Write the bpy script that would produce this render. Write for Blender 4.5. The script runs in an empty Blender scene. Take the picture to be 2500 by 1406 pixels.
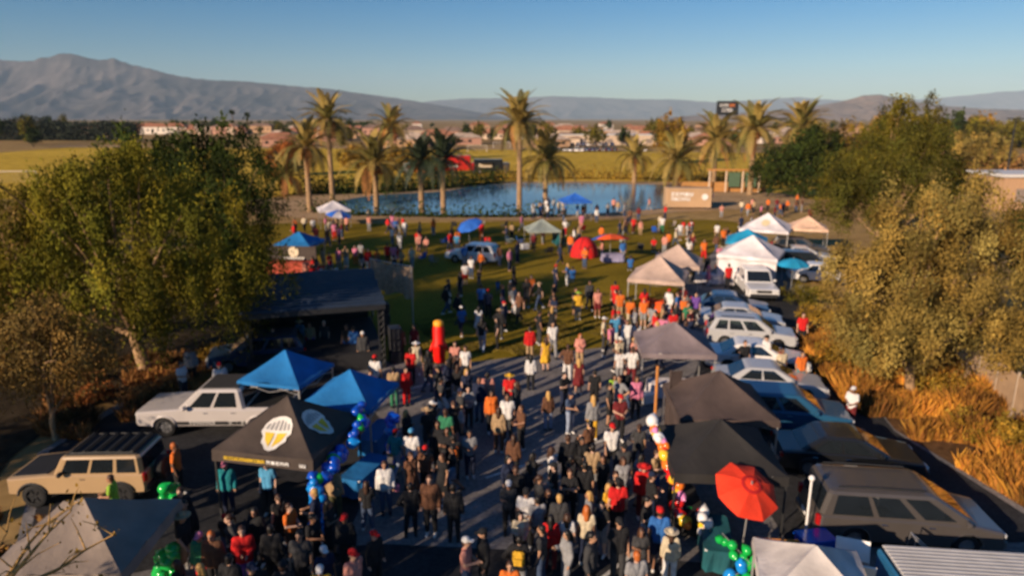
import bpy, math, random
import numpy as np
from mathutils import Vector, Matrix, noise

# ------------------------------------------------------------------ camera, sky, sun, exposure
S = bpy.context.scene
C = S.collection
R = math.radians
FPX, CAM_H = 1668.0, 12.0                      # focal length in pixels of the 2500 px wide photograph, height of the drone
TH = math.atan(413 / FPX)
cd = bpy.data.cameras.new('camera'); cam = bpy.data.objects.new('camera', cd); C.objects.link(cam)
cam.location = (0, 0, CAM_H); cam.rotation_euler = (math.pi / 2 - TH, 0, 0)
cd.sensor_width = 36; cd.lens = FPX / 2500 * 36; cd.clip_start = 0.1; cd.clip_end = 80000
cd.dof.use_dof = True; cd.dof.focus_distance = 3.0; cd.dof.aperture_fstop = 1.75
S.camera = cam
SUN_EL, SUN_AZ = 19.0, 225.0
w = bpy.data.worlds.new('World'); S.world = w; w.use_nodes = True
nt = w.node_tree; nt.nodes.clear()
sky = nt.nodes.new('ShaderNodeTexSky'); sky.sky_type = 'NISHITA'; sky.sun_disc = False
sky.sun_elevation = R(SUN_EL); sky.sun_rotation = R(SUN_AZ); sky.air_density = 1.0; sky.dust_density = 0.3; sky.ozone_density = 3.0
bg = nt.nodes.new('ShaderNodeBackground'); bg.inputs['Strength'].default_value = 0.060
wo = nt.nodes.new('ShaderNodeOutputWorld')
hs = nt.nodes.new('ShaderNodeHueSaturation'); hs.inputs['Saturation'].default_value = 1.62; nt.links.new(sky.outputs[0], hs.inputs['Color']); tn = nt.nodes.new('ShaderNodeMix'); tn.data_type = 'RGBA'; tn.blend_type = 'MULTIPLY'; tn.inputs[0].default_value = 1; tn.inputs[7].default_value = (.92, .98, 1.12, 1); nt.links.new(hs.outputs[0], tn.inputs[6]); nt.links.new(tn.outputs[2], bg.inputs[0]); nt.links.new(bg.outputs[0], wo.inputs[0])
sl = bpy.data.lights.new('sun', 'SUN'); sl.energy = 5.0; sl.angle = R(0.6); sl.color = (1.0, 0.775, 0.56)
sun = bpy.data.objects.new('sun', sl); C.objects.link(sun); sun.rotation_euler = (R(90 - SUN_EL), 0, R(-45))
S.view_settings.view_transform = 'Standard'; S.view_settings.look = 'None'; S.view_settings.exposure = 0.46; S.view_settings.gamma = 1.0
S.render.engine = 'CYCLES'
S.cycles.max_bounces = 6; S.cycles.volume_bounces = 0; S.cycles.transparent_max_bounces = 8

rnd = random.Random(7)
def at(px, py, z=0.0):
    a = (px - 1250) / FPX; b = (703 - py) / FPX
    d = Vector((a, math.cos(TH) + b * math.sin(TH), -math.sin(TH) + b * math.cos(TH)))
    return Vector((0, 0, CAM_H)) + d * ((z - CAM_H) / d.z)
def pix(p):
    zc = p[1] * math.cos(TH) - (p[2] - CAM_H) * math.sin(TH); yc = p[1] * math.sin(TH) + (p[2] - CAM_H) * math.cos(TH)
    return 1250 + FPX * p[0] / zc, 703 - FPX * yc / zc

# ------------------------------------------------------------------ materials
_m = {}
def mat(name, col=(.5, .5, .5), rough=.7, var=.12, scale=3.0, bump=0.0, bscale=40.0, metal=0.0, spec=.4, tint=False, col2=None, scale2=None, coat=0.0, trans=0.0):
    if name in _m: return _m[name]
    m = bpy.data.materials.new(name); m.use_nodes = True; _m[name] = m
    N = m.node_tree; P = N.nodes['Principled BSDF']
    P.inputs['Roughness'].default_value = rough; P.inputs['Metallic'].default_value = metal
    P.inputs['Specular IOR Level'].default_value = spec; P.inputs['Coat Weight'].default_value = coat
    if trans: P.inputs['Transmission Weight'].default_value = trans
    tc = N.nodes.new('ShaderNodeTexCoord')
    no = N.nodes.new('ShaderNodeTexNoise'); no.inputs['Scale'].default_value = scale; no.inputs['Detail'].default_value = 6
    N.links.new(tc.outputs['Object'], no.inputs['Vector'])
    mx = N.nodes.new('ShaderNodeMix'); mx.data_type = 'RGBA'
    c2 = col2 or tuple(min(1, c * (1 + var)) for c in col)
    mx.inputs[6].default_value = tuple(c * (1 - var) for c in col) + (1,); mx.inputs[7].default_value = tuple(c2) + (1,)
    rp = N.nodes.new('ShaderNodeMapRange'); rp.inputs[1].default_value = .32; rp.inputs[2].default_value = .68
    N.links.new(no.outputs[0], rp.inputs[0]); N.links.new(rp.outputs[0], mx.inputs[0])
    out = mx.outputs[2]
    if scale2:
        n2 = N.nodes.new('ShaderNodeTexNoise'); n2.inputs['Scale'].default_value = scale2; n2.inputs['Detail'].default_value = 8
        N.links.new(tc.outputs['Object'], n2.inputs['Vector'])
        r2 = N.nodes.new('ShaderNodeMapRange'); r2.inputs[1].default_value = .3; r2.inputs[2].default_value = .7; r2.inputs[3].default_value = .7; r2.inputs[4].default_value = 1.25
        N.links.new(n2.outputs[0], r2.inputs[0])
        hs = N.nodes.new('ShaderNodeHueSaturation'); N.links.new(r2.outputs[0], hs.inputs['Value']); N.links.new(out, hs.inputs['Color']); out = hs.outputs[0]
    if tint:
        at_ = N.nodes.new('ShaderNodeAttribute'); at_.attribute_name = 'tint'
        mu = N.nodes.new('ShaderNodeMix'); mu.data_type = 'RGBA'; mu.blend_type = 'MULTIPLY'; mu.inputs[0].default_value = 1
        N.links.new(out, mu.inputs[6]); N.links.new(at_.outputs['Color'], mu.inputs[7]); out = mu.outputs[2]
    N.links.new(out, P.inputs['Base Color'])
    if bump:
        bn = N.nodes.new('ShaderNodeTexNoise'); bn.inputs['Scale'].default_value = bscale; bn.inputs['Detail'].default_value = 4
        N.links.new(tc.outputs['Object'], bn.inputs['Vector'])
        b = N.nodes.new('ShaderNodeBump'); b.inputs['Strength'].default_value = bump; b.inputs['Distance'].default_value = .05
        N.links.new(bn.outputs[0], b.inputs['Height']); N.links.new(b.outputs[0], P.inputs['Normal'])
    return m

# ------------------------------------------------------------------ mesh building
class MB:
    def __init__(s): s.v = []; s.f = []; s.m = []
    def add(s, vs, fs, mi=0):
        o = len(s.v); s.v += [tuple(v) for v in vs]; s.f += [tuple(i + o for i in f) for f in fs]; s.m += [mi] * len(fs); return s
    def box(s, c, d, rz=0, mi=0, tilt=None):
        hx, hy, hz = d[0] / 2, d[1] / 2, d[2] / 2
        vs = [Vector((x, y, z)) for z in (-hz, hz) for x, y in ((-hx, -hy), (hx, -hy), (hx, hy), (-hx, hy))]
        if tilt is not None: vs = [tilt @ v for v in vs]
        if rz:
            M = Matrix.Rotation(rz, 3, 'Z'); vs = [M @ v for v in vs]
        vs = [v + Vector(c) for v in vs]
        return s.add(vs, [(3, 2, 1, 0), (4, 5, 6, 7), (0, 1, 5, 4), (1, 2, 6, 5), (2, 3, 7, 6), (3, 0, 4, 7)], mi)
    def rbox(s, c, d, b=.03, mi=0):          # box with chamfered edges
        hx, hy, hz = d[0] / 2, d[1] / 2, d[2] / 2
        vs = []
        for z, k in ((-hz, b), (-hz + b, 0), (hz - b, 0), (hz, b)):
            x, y = hx - k, hy - k; q = b
            vs += [(c[0] + px, c[1] + py, c[2] + z) for px, py in ((-x + q, -y), (x - q, -y), (x, -y + q), (x, y - q), (x - q, y), (-x + q, y), (-x, y - q), (-x, -y + q))]
        fs = [tuple(range(7, -1, -1)), tuple(range(24, 32))]
        for r in range(3):
            for i in range(8): fs.append((r * 8 + i, r * 8 + (i + 1) % 8, r * 8 + 8 + (i + 1) % 8, r * 8 + 8 + i))
        return s.add(vs, fs, mi)
    def tube(s, pts, rad, n=8, mi=0, caps=True):
        pts = [Vector(p) for p in pts]; vs = []; fs = []
        if not hasattr(rad, '__len__'): rad = [rad] * len(pts)
        for i, p in enumerate(pts):
            d = (pts[min(i + 1, len(pts) - 1)] - pts[max(i - 1, 0)]).normalized()
            u = d.cross(Vector((0, 0, 1)) if abs(d.z) < .95 else Vector((1, 0, 0))).normalized(); v = d.cross(u)
            for k in range(n):
                a = 2 * math.pi * k / n; vs.append(p + (u * math.cos(a) + v * math.sin(a)) * rad[i])
        for i in range(len(pts) - 1):
            for k in range(n): fs.append((i * n + k, i * n + (k + 1) % n, i * n + n + (k + 1) % n, i * n + n + k))
        if caps: fs += [tuple(range(n)), tuple(range(len(vs) - 1, len(vs) - 1 - n, -1))]
        return s.add(vs, fs, mi)
    def ball(s, c, r, n=10, m=6, mi=0, M=None):
        if not hasattr(r, '__len__'): r = (r, r, r)
        vs = []; fs = []
        for j in range(m + 1):
            t = math.pi * j / m
            for k in range(n):
                a = 2 * math.pi * k / n
                p = Vector((r[0] * math.sin(t) * math.cos(a), r[1] * math.sin(t) * math.sin(a), r[2] * math.cos(t)))
                if M is not None: p = M @ p
                vs.append(p + Vector(c))
        for j in range(m):
            for k in range(n): fs.append((j * n + k, j * n + n + k, j * n + n + (k + 1) % n, j * n + (k + 1) % n))
        return s.add(vs, fs, mi)
    def lathe(s, prof, c=(0, 0, 0), n=16, mi=0, axis='z'):
        vs = []; fs = []
        for (r, z) in prof:
            for k in range(n):
                a = 2 * math.pi * k / n
                p = (r * math.cos(a), r * math.sin(a), z)
                if axis == 'y': p = (p[0], p[2], p[1])
                if axis == 'x': p = (p[2], p[0], p[1])
                vs.append((p[0] + c[0], p[1] + c[1], p[2] + c[2]))
        for i in range(len(prof) - 1):
            for k in range(n): fs.append((i * n + k, i * n + (k + 1) % n, i * n + n + (k + 1) % n, i * n + n + k))
        return s.add(vs, fs, mi)
    def cap(s, p0, r0, p1, r1, n=10, mi=0):  # tapered capsule
        p0, p1 = Vector(p0), Vector(p1); d = p1 - p0
        d = d.normalized() if d.length > 1e-6 else Vector((0, 0, 1))
        pts = []; rad = []
        for k in (0, 1, 2): a = math.pi / 2 * k / 3; pts.append(p0 - d * r0 * math.cos(a)); rad.append(max(r0 * math.sin(a), 1e-4))
        pts.append(p0); rad.append(r0); pts.append(p1); rad.append(r1)
        for k in (2, 1, 0): a = math.pi / 2 * k / 3; pts.append(p1 + d * r1 * math.cos(a)); rad.append(max(r1 * math.sin(a), 1e-4))
        u = d.cross(Vector((0, 0, 1)) if abs(d.z) < .95 else Vector((1, 0, 0))).normalized(); v = d.cross(u)
        vs = []; fs = []
        for p, r in zip(pts, rad):
            for k in range(n): a = 2 * math.pi * k / n; vs.append(p + (u * math.cos(a) + v * math.sin(a)) * r)
        for i in range(len(pts) - 1):
            for k in range(n): fs.append((i * n + k, i * n + (k + 1) % n, i * n + n + (k + 1) % n, i * n + n + k))
        fs += [tuple(range(n - 1, -1, -1)), tuple(range(len(vs) - n, len(vs)))]
        return s.add(vs, fs, mi)
    def mesh(s, name, mats, smooth=False):
        me = bpy.data.meshes.new(name); me.from_pydata(s.v, [], s.f)
        for m in (mats if isinstance(mats, (list, tuple)) else [mats]): me.materials.append(m)
        if any(s.m): me.polygons.foreach_set('material_index', s.m)
        if smooth: me.polygons.foreach_set('use_smooth', [True] * len(s.f))
        me.update(); return me
    def build(s, name, mats, parent=None, smooth=False):
        return ob(name, s.mesh(name, mats, smooth), parent)

def ob(name, me, parent=None, loc=None, rot=None, m=None):
    o = bpy.data.objects.new(name, me); C.objects.link(o)
    if parent is not None: o.parent = parent
    if loc is not None: o.location = loc
    if rot is not None: o.rotation_euler = rot
    if m is not None:
        o.material_slots[0].link = 'OBJECT'; o.material_slots[0].material = m
    return o
def tag(o, label=None, cat=None, group=None, kind=None):
    if label: o['label'] = label
    if cat: o['category'] = cat
    if group: o['group'] = group
    if kind: o['kind'] = kind
    return o
def thing(name, label, cat, loc=(0, 0, 0), rz=0.0, group=None):
    o = bpy.data.objects.new(name, None); C.objects.link(o); o.location = loc; o.rotation_euler = (0, 0, rz)
    return tag(o, label, cat, group)
def copy_tree(o, parent=None):
    c = o.copy(); C.objects.link(c); c.parent = parent
    for ch in o.children: copy_tree(ch, c)
    return c

def sheet(name, poly, z, m, kind='structure', sub=0):
    me = bpy.data.meshes.new(name); me.from_pydata([(p[0], p[1], z) for p in poly], [], [tuple(range(len(poly)))])
    me.materials.append(m); return tag(ob(name, me), kind=kind)
def blob_poly(pts, n=6):                     # closed smooth outline through points
    out = []; k = len(pts)
    for i in range(k):
        p0, p1, p2, p3 = [Vector(pts[(i + j - 1) % k]).to_2d() for j in range(4)]
        for q in range(n):
            t = q / n
            out.append(.5 * ((2 * p1) + (p2 - p0) * t + (2 * p0 - 5 * p1 + 4 * p2 - p3) * t * t + (3 * p1 - p0 - 3 * p2 + p3) * t ** 3))
    return [(p.x, p.y) for p in out]

# ------------------------------------------------------------------ ground, roads, water
M_dirt = mat('dry ground', (.33, .20, .08), .95, .25, .05, .3, 3, col2=(.42, .28, .11), spec=.03, scale2=.8)
M_lawn = mat('lawn', (.19, .135, .012), .9, .15, .12, .5, 25, col2=(.27, .185, .018), spec=.03, scale2=6)
M_field = mat('far playing field', (.55, .35, .035), .95, .15, .02, .2, 2, col2=(.66, .43, .06), spec=.03, scale2=.4)
M_asph = mat('asphalt', (.19, .178, .172), .85, .2, .35, .4, 90, col2=(.26, .24, .23), spec=.03, scale2=9)
M_asph2 = mat('asphalt painted shade', (.042, .042, .044), .85, .2, .5, .4, 90, spec=.03, scale2=9)  # darkened asphalt colour with shade painted in
M_sand = mat('sand path', (.40, .27, .15), .95, .15, .3, .3, 12, spec=.03, scale2=3)
M_paint = mat('road paint', (.62, .6, .55), .7, .2, 8, scale2=20)
tag(sheet('ground', [(-40000, -3000), (40000, -3000), (40000, 40000), (-40000, 40000)], 0, M_dirt), 'dry open ground')
def px_poly(pts): return [tuple(at(*p).to_2d()) for p in pts]
sheet('playing_field', [(-170, 105), (120, 105), (95, 250), (-30, 285), (-190, 300)], .012, M_field)
sheet('dirt_road', [(-200, 300), (-30, 286), (100, 252), (106, 262), (-28, 299), (-205, 318)], .02, M_sand)
sheet('lawn', blob_poly([(-14, 30.6), (-3, 31.2), (4, 32.6), (9, 37.5), (13, 47), (22, 60), (27, 80), (18, 83), (0, 81.5), (-16, 80), (-30, 78), (-30, 55), (-24, 38)]), .024, M_lawn)
sheet('plaza', [(-9.5, 33.2), (-3, 32.4), (5.5, 35.2), (9.5, 40), (13, 50), (19, 63), (25, 63), (21, 47), (17, 34), (15.2, 25), (16.4, 18.5), (17.5, 6), (-12, 6), (-13, 15), (-17.5, 23), (-17, 28), (-12, 34)], .040, M_asph)
sheet('parking_shade', [(-17.2, 23.2), (-16.6, 27.8), (-11.6, 33.4), (-9.2, 32.8), (-4.6, 24.5), (-4.9, 17.3), (-8, 17.0), (-12.8, 15.2)], .043, M_asph2)  # dark sheets here and on the right side paint shade over the parking columns
sheet('parking_shade', [(8.0, 17.2), (16.2, 17.6), (15.1, 24.8), (16.8, 33.6), (20.8, 46.6), (16, 49), (11.6, 38), (8.4, 30)], .043, M_asph2)
sheet('slope_soil', blob_poly([(14.6, 26.5), (15.7, 22.4), (16.4, 18.8), (18.8, 17.4), (22, 22), (24, 34), (21, 41), (17, 38)]), .014, mat('dark slope soil', (.12, .065, .03), .95, .3, 1.0, .5, 8, spec=.03, scale2=4))
sheet('lower_plaza_shade', [(-7, 6), (13.5, 6), (13.5, 15.6), (1.6, 17.05), (-3.6, 17.45), (-7.2, 17.2)], .046, M_asph2)  # dark strip painted in place of a shadow across the near paving
sheet('soil_bed_shade', blob_poly([(-30, 12), (-15.2, 14.5), (-18.2, 22.5), (-17.6, 28.5), (-13.2, 34.5), (-15, 40), (-24, 46), (-34, 40)]), .030, mat('soil painted shade', (.045, .033, .020), .95, .3, 1.5, .5, 10, spec=.03, scale2=4))  # dark ground colour paints the shade under the left trees
SH = blob_poly([(-26, 99), (-22, 89), (-9, 86.6), (6, 87.2), (15, 90.5), (25, 97), (33, 112), (29, 127), (12, 131), (-4, 129), (-12, 116), (-22, 110)], 7)
sheet('pond_bank', blob_poly([(-40, 97), (-26, 84.5), (-8, 83.2), (10, 83.5), (22, 90), (45, 100), (40, 124), (31, 133.5), (12, 136), (-6, 133), (-16, 121), (-34, 112)], 7), .034, M_sand)
M_water = mat('pond water', (.05, .15, .24), .10, .1, .2, 0, 1.2, spec=.5)
sheet('pond', SH, .060, M_water)
for k, (a, b) in enumerate([((-.9, 21.2), (4.4, 24.6)), ((2.1, 15.6), (4.6, 18.2)), ((-6.4, 28.0), (-2.0, 31.0)), ((3.0, 26.5), (5.6, 28.6))]):
    d = (Vector(b) - Vector(a)).normalized(); n = Vector((-d.y, d.x)) * .055
    a, b = Vector(a), Vector(b)
    sheet('painted_line', [a - n, b - n, b + n, a + n], .052, M_paint)

# hills
RIDGES = {
 'mountain_range': (9000, 2600, [(-600, 175), (-300, 150), (0, 146), (60, 150), (110, 141), (165, 129), (205, 139), (240, 147), (275, 142), (310, 154), (350, 164), (400, 177), (450, 189), (520, 196), (600, 199), (700, 209), (800, 217), (900, 231), (1000, 245), (1100, 262), (1200, 280), (1300, 300)]),
 'far_hills': (15000, 2500, [(700, 290), (900, 265), (1060, 246), (1150, 240), (1250, 240), (1350, 235), (1450, 238), (1550, 243), (1650, 243), (1750, 250), (1850, 244), (1950, 238), (2050, 245), (2250, 243), (2350, 234), (2450, 224), (2550, 221), (2800, 226), (3100, 240)]),
 'low_hill': (5200, 1100, [(1500, 300), (1700, 282), (1800, 276), (1950, 266), (2050, 249), (2110, 233), (2150, 231), (2200, 243), (2280, 257), (2400, 266), (2600, 272), (2900, 296)]),
}
M_rock = mat('mountain rock', (.075, .068, .065), .95, .3, .0012, 0, 1, col2=(.15, .125, .11), spec=.03, scale2=.006)
M_rock2 = mat('hill scrub', (.22, .16, .125), .95, .2, .004, 0, 1, col2=(.28, .20, .15), spec=.03, scale2=.02)
for nm, (dist, depth, prof) in RIDGES.items():
    xs = [p[0] for p in prof]; ys = [p[1] for p in prof]; nx, ny = 420, 70; vs = []; fs = []
    for j in range(ny):
        t = j / (ny - 1)
        for i in range(nx):
            px = xs[0] + (xs[-1] - xs[0]) * i / (nx - 1); top = np.interp(px, xs, ys)
            d = dist - depth * (1 - t) if t <= .8 else dist - depth * .2 + depth * (t - .8) * 1.5
            bb = (703 - top) / FPX; den = math.cos(TH) + bb * math.sin(TH); D_ = dist - depth * .2
            hgt = (CAM_H + D_ * (-math.sin(TH) + bb * math.cos(TH)) / den) if top < 289 else -10
            k = min(1, t / .8); sh = k ** 1.25 if t <= .8 else max(0, 1 - (t - .8) / .2 * .5)
            x = (px - 1250) / FPX * d / den
            nz = noise.fractal(Vector((x / dist * 9, d / dist * 6, 3.1)), .9, 2.1, 6)
            sp = abs(noise.noise(Vector((x / dist * 24 + nz * .5, d / dist * 13 , 8.7))))
            sp = .6 * sp + .4 * abs(noise.noise(Vector((x / dist * 60 + nz, d / dist * 30, 5.2))))
            z = hgt * sh * (1 + .10 * nz * k * (1 - .88 * min(1, k) ** 4)) - hgt * sp * .8 * k * (1 - k) * 2.2 + hgt * .02 * noise.fractal(Vector((px * .045, 1, 2)), 1, 2, 4) * k ** 8
            vs.append((x, d, z - 6 * (1 - k)))
    for j in range(ny - 1):
        for i in range(nx - 1): fs.append((j * nx + i, j * nx + i + 1, j * nx + nx + i + 1, j * nx + nx + i))
    tag(MB().add(vs, fs).build(nm, M_rock if nm != 'low_hill' else M_rock2, smooth=True), kind='structure')

# ------------------------------------------------------------------ vegetation
rng = np.random.default_rng(5)
def leaf_mesh(name, centres, size, m, tints, droop=.0, aspect=.5, outward=None):
    n = len(centres); c = np.asarray(centres, float)
    d = rng.normal(size=(n, 3)); d[:, 2] -= droop * 2.2; d /= np.linalg.norm(d, axis=1)[:, None]
    u = rng.normal(size=(n, 3))
    if outward is not None: u = np.cross(d, outward + rng.normal(size=(n, 3)) * .45)
    u -= (u * d).sum(1)[:, None] * d; u /= np.linalg.norm(u, axis=1)[:, None]
    s = (size * rng.uniform(.55, 1.35, n))[:, None]
    a, b = d * s * .5, u * s * .5 * aspect
    v = np.stack([c - a, c + b * .9, c + a, c - b * .9], 1).reshape(-1, 3)
    me = bpy.data.meshes.new(name); me.vertices.add(4 * n); me.vertices.foreach_set('co', v.ravel())
    me.loops.add(4 * n); me.loops.foreach_set('vertex_index', np.arange(4 * n, dtype=np.int32))
    me.polygons.add(n); me.polygons.foreach_set('loop_start', np.arange(0, 4 * n, 4, dtype=np.int32))
    me.update(calc_edges=True)
    ca = me.color_attributes.new('tint', 'FLOAT_COLOR', 'POINT')
    t = np.repeat(np.asarray(tints, float), 4, 0); ca.data.foreach_set('color', np.concatenate([t, np.ones((len(t), 1))], 1).ravel())
    me.materials.append(m); me.validate(); return me

def limbs(mb, base, top, r0, ends, seed=0, lean=(0, 0)):
    """a tapering trunk from base to top and a limb to each end point"""
    rr = random.Random(seed); base, top = Vector(base), Vector(top)
    pts = []; n = 6
    for i in range(n + 1):
        t = i / n; pts.append(base.lerp(top, t) + Vector((rr.uniform(-1, 1), rr.uniform(-1, 1), 0)) * r0 * .5 * (0 if i in (0,) else 1))
    rad = [r0 * (1.35 if i == 0 else 1 - .45 * i / n) for i in range(n + 1)]
    mb.tube(pts, rad, 9)
    for e in ends:
        e = Vector(e); s = pts[rr.randint(3, n)]; mid = s.lerp(e, .5) + Vector((rr.uniform(-.4, .4), rr.uniform(-.4, .4), rr.uniform(.2, .9)))
        L = []
        for i in range(6):
            t = i / 5; L.append((1 - t) ** 2 * s + 2 * t * (1 - t) * mid + t * t * e)
        mb.tube(L, [r0 * .42 * (1 - .85 * i / 5) for i in range(6)], 6)

def crown_points(lobes, clumps, per, spread, hang=0.0, seed=0, fill=.45):
    """leaf centres: clumps over the surface and through the volume of a union of ellipsoid lobes"""
    g = np.random.default_rng(seed); wts = np.array([l[3] * l[4] * l[5] for l in lobes]) ** .67; wts /= wts.sum()
    pts = []; tn = []; nr = []
    for _ in range(clumps):
        l = lobes[g.choice(len(lobes), p=wts)]
        d = g.normal(size=3); d /= np.linalg.norm(d); r = g.uniform(.8, 1.06) if g.random() > fill else g.uniform(.25, .85)
        c = np.array(l[:3]) + d * r * np.array(l[3:6])
        k = int(per * g.uniform(.5, 1.5)); p = g.normal(size=(k, 3)) * spread
        if hang:
            h = g.exponential(hang, k); p[:, 2] -= h; p[:, :2] *= .75
        b = g.uniform(.45, 1.35); hue = g.uniform(-.12, .12)
        t = np.stack([np.full(k, b * (1 + hue)), np.full(k, b), np.full(k, b * (1 - hue))], 1) * g.uniform(.8, 1.2, (k, 1))
        pts.append(c + p); tn.append(t); nr.append(np.tile(d + g.normal(size=3) * .5, (k, 1)) + p / max(spread, .05) * .45)
    P, T = np.concatenate(pts), np.concatenate(tn); ok = P[:, 2] > .25
    global LASTN
    LASTN = np.concatenate(nr)[ok]
    return P[ok], T[ok]

M_bark = mat('pale bark', (.34, .21, .11), .9, .3, 3, .6, 14)
M_bark2 = mat('dark bark', (.14, .095, .06), .9, .3, 3, .6, 14)
M_pep = mat('pepper tree leaf', (.155, .137, .013), .85, .2, .6, spec=.08, tint=True)
M_dkg = mat('dark leaf', (.034, .048, .008), .85, .2, .6, spec=.08, tint=True)
M_oliv = mat('olive dry leaf', (.265, .185, .046), .85, .2, .6, spec=.08, tint=True)
M_mid = mat('mid green leaf', (.12, .098, .010), .85, .2, .6, spec=.08, tint=True)
M_gold = mat('golden leaf', (.26, .155, .02), .7, .2, .6, spec=.08, tint=True)
M_orng = mat('rust leaf', (.36, .12, .03), .7, .2, .6, spec=.08, tint=True)
M_brown = mat('brown leaf', (.21, .13, .035), .7, .2, .6, spec=.08, tint=True)

def tree(label, base, top_h, lobes, m, clumps, per, size, spread=.35, hang=0., r0=.25, bark=None, seed=1, droop=.2, nl=9, group=None, name='broadleaf_tree', fill=.45, trunk_top=None, lean=(0, 0)):
    """lobes relative to the base (x, y, z, rx, ry, rz)"""
    t = thing(name, label, 'tree', (base[0], base[1], 0), 0, group)
    P, T = crown_points(lobes, clumps, per, spread, hang, seed, fill)
    c = ob('crown', leaf_mesh('crown', P, size, m, T, droop, outward=LASTN), t)
    mb = MB(); rr = random.Random(seed); ends = []
    for k in range(nl):
        l = rr.choice(lobes); ends.append((l[0] + rr.uniform(-.6, .6) * l[3], l[1] + rr.uniform(-.6, .6) * l[4], l[2] + rr.uniform(-.3, .6) * l[5]))
    limbs(mb, (0, 0, -.1), (lean[0], lean[1], trunk_top or top_h * .45), r0, ends, seed)
    mb.build('trunk', bark or M_bark, t, True)
    return t

# the big pepper tree on the left and the darker ones behind it
tree('large weeping olive-green tree with a sunlit forked trunk left of the stage', (-17.4, 30.7), 11, [(0, 0, 7.2, 4.6, 4, 3.6), (-4, -.5, 6.2, 3.2, 3.2, 3.4), (-2.6, -1.5, 8.2, 2.8, 2.8, 2.2), (3, -.5, 6.4, 3.2, 3, 3.0), (1.0, -2, 4.9, 2.8, 2.2, 1.9), (4.6, 1, 5.2, 2.2, 2.2, 2.4), (-5, -1, 4.4, 2.0, 2.2, 2.0), (.6, 0, 9.4, 2.4, 2.4, 1.5)], M_pep, 330, 280, .15, .28, .6, .34, seed=3, droop=.9, trunk_top=3.2, nl=14, lean=(-.4, 0))
tree('dark green tree with a rounded top just right of the big weeping tree', (-19.0, 43), 10, [(0, 0, 6.6, 3.6, 3.4, 3.4), (2.4, 0, 7.6, 2.6, 2.4, 2.6), (1.6, -1, 4.4, 3.0, 2.6, 2.2), (-3, 0, 7.5, 2.8, 2.6, 2.4)], M_dkg, 330, 110, .20, .34, .3, .26, seed=4, droop=.6, trunk_top=3)
tree('dark tree top rising behind the big weeping tree near the far hedge', (-27, 52), 11, [(0, 0, 8.5, 3.6, 3.2, 3.4), (4.4, 1, 9.0, 3.2, 3, 3.2), (-3, 0, 6.5, 3.2, 3, 3)], M_dkg, 260, 55, .36, .4, .1, .26, seed=6, droop=.4)
tree('brownish thin tree at the left edge behind the big weeping tree', (-24.5, 33), 8, [(0, 0, 5.2, 2.2, 2.2, 2.4), (1.4, -.5, 6.6, 2.2, 2, 1.8), (-1.4, 0, 3.8, 1.8, 1.8, 1.6)], M_brown, 150, 46, .24, .34, .3, .14, seed=8, droop=.7)
tree('small brown-green tree with a thin pale trunk left of the gold off-roader', (-17.6, 24.2), 5.2, [(0, 0, 3.6, 2.0, 2.0, 1.5), (-1.7, .2, 3.2, 1.7, 1.6, 1.5), (1.2, .6, 3.4, 1.5, 1.5, 1.3), (-.4, .5, 4.5, 1.6, 1.4, 1.0)], M_brown, 230, 90, .13, .28, .2, .11, seed=9, droop=.6, trunk_top=2.2)
# right
tree('large dry olive-brown tree with a pale trunk on the right slope', (17.4, 28.0), 10, [(.3, 0, 5.6, 3.6, 3.2, 3.2), (-1.6, .4, 5.0, 2.6, 2.6, 2.6), (2.4, .4, 5.4, 2.4, 2.4, 2.8), (.6, .5, 7.9, 2.5, 2.3, 2.1), (-1.2, -.4, 3.3, 2.5, 2.2, 1.4), (1.8, -.6, 3.2, 2.6, 2.0, 1.3)], M_oliv, 380, 260, .135, .28, .15, .24, seed=11, droop=-.5, trunk_top=2.6, nl=16, fill=.35)
tree('tall olive tree behind the dry olive-brown tree at the right', (27, 48), 13, [(0, 0, 8.5, 3.8, 3.4, 3.6), (-3, 0, 7.4, 2.8, 2.8, 2.8), (3.2, 0, 7.6, 3.0, 2.8, 3.0), (1.2, 0, 9.8, 2.2, 2.0, 1.8)], mat('deep green leaf', (.085, .078, .012), .85, .2, .6, spec=.08, tint=True), 340, 110, .19, .36, .15, .3, seed=12, droop=-.2, nl=12)
tree('slender olive tree with its top against the hills at the right', (38, 70), 14, [(0, 0, 8.0, 2.6, 2.6, 3.5), (.6, 0, 12.2, 1.5, 1.5, 2.0), (-2, 0, 6, 2.2, 2.2, 2.4)], M_mid, 190, 50, .32, .34, .1, .24, seed=13)
tree('dark green rounded tree behind the pond right of the palms', (45, 106), 11, [(0, 0, 5.6, 5.2, 5, 4.6), (-4.4, 0, 4.6, 3.6, 3.6, 3.6), (4.6, 0, 5.0, 3.8, 3.6, 4.0), (1, 0, 8.6, 3.6, 3.4, 2.2)], M_dkg, 380, 50, .5, .55, .2, .3, seed=14)
tree('yellow-green tree in front of the dark rounded tree at the pond', (50, 98), 8, [(0, 0, 4.4, 3.4, 3, 3.4), (3, 0, 4.2, 3, 3, 3)], M_mid, 190, 46, .42, .5, .2, .25, seed=15)
tree('dark bushy tree at the right edge above the fence', (29.5, 37.5), 8, [(0, 0, 5.4, 2.2, 2.2, 2.4), (1.4, 0, 4.0, 2.2, 2, 1.8)], M_dkg, 170, 46, .26, .36, .1, .2, seed=16)
tree('rust-red tree left of the tall palms by the pond', (-37.5, 112), 8, [(0, 0, 5.0, 2.4, 2.2, 2.6), (1, 0, 7.0, 1.8, 1.6, 1.4)], M_orng, 120, 44, .36, .4, .1, .2, seed=17)
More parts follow.
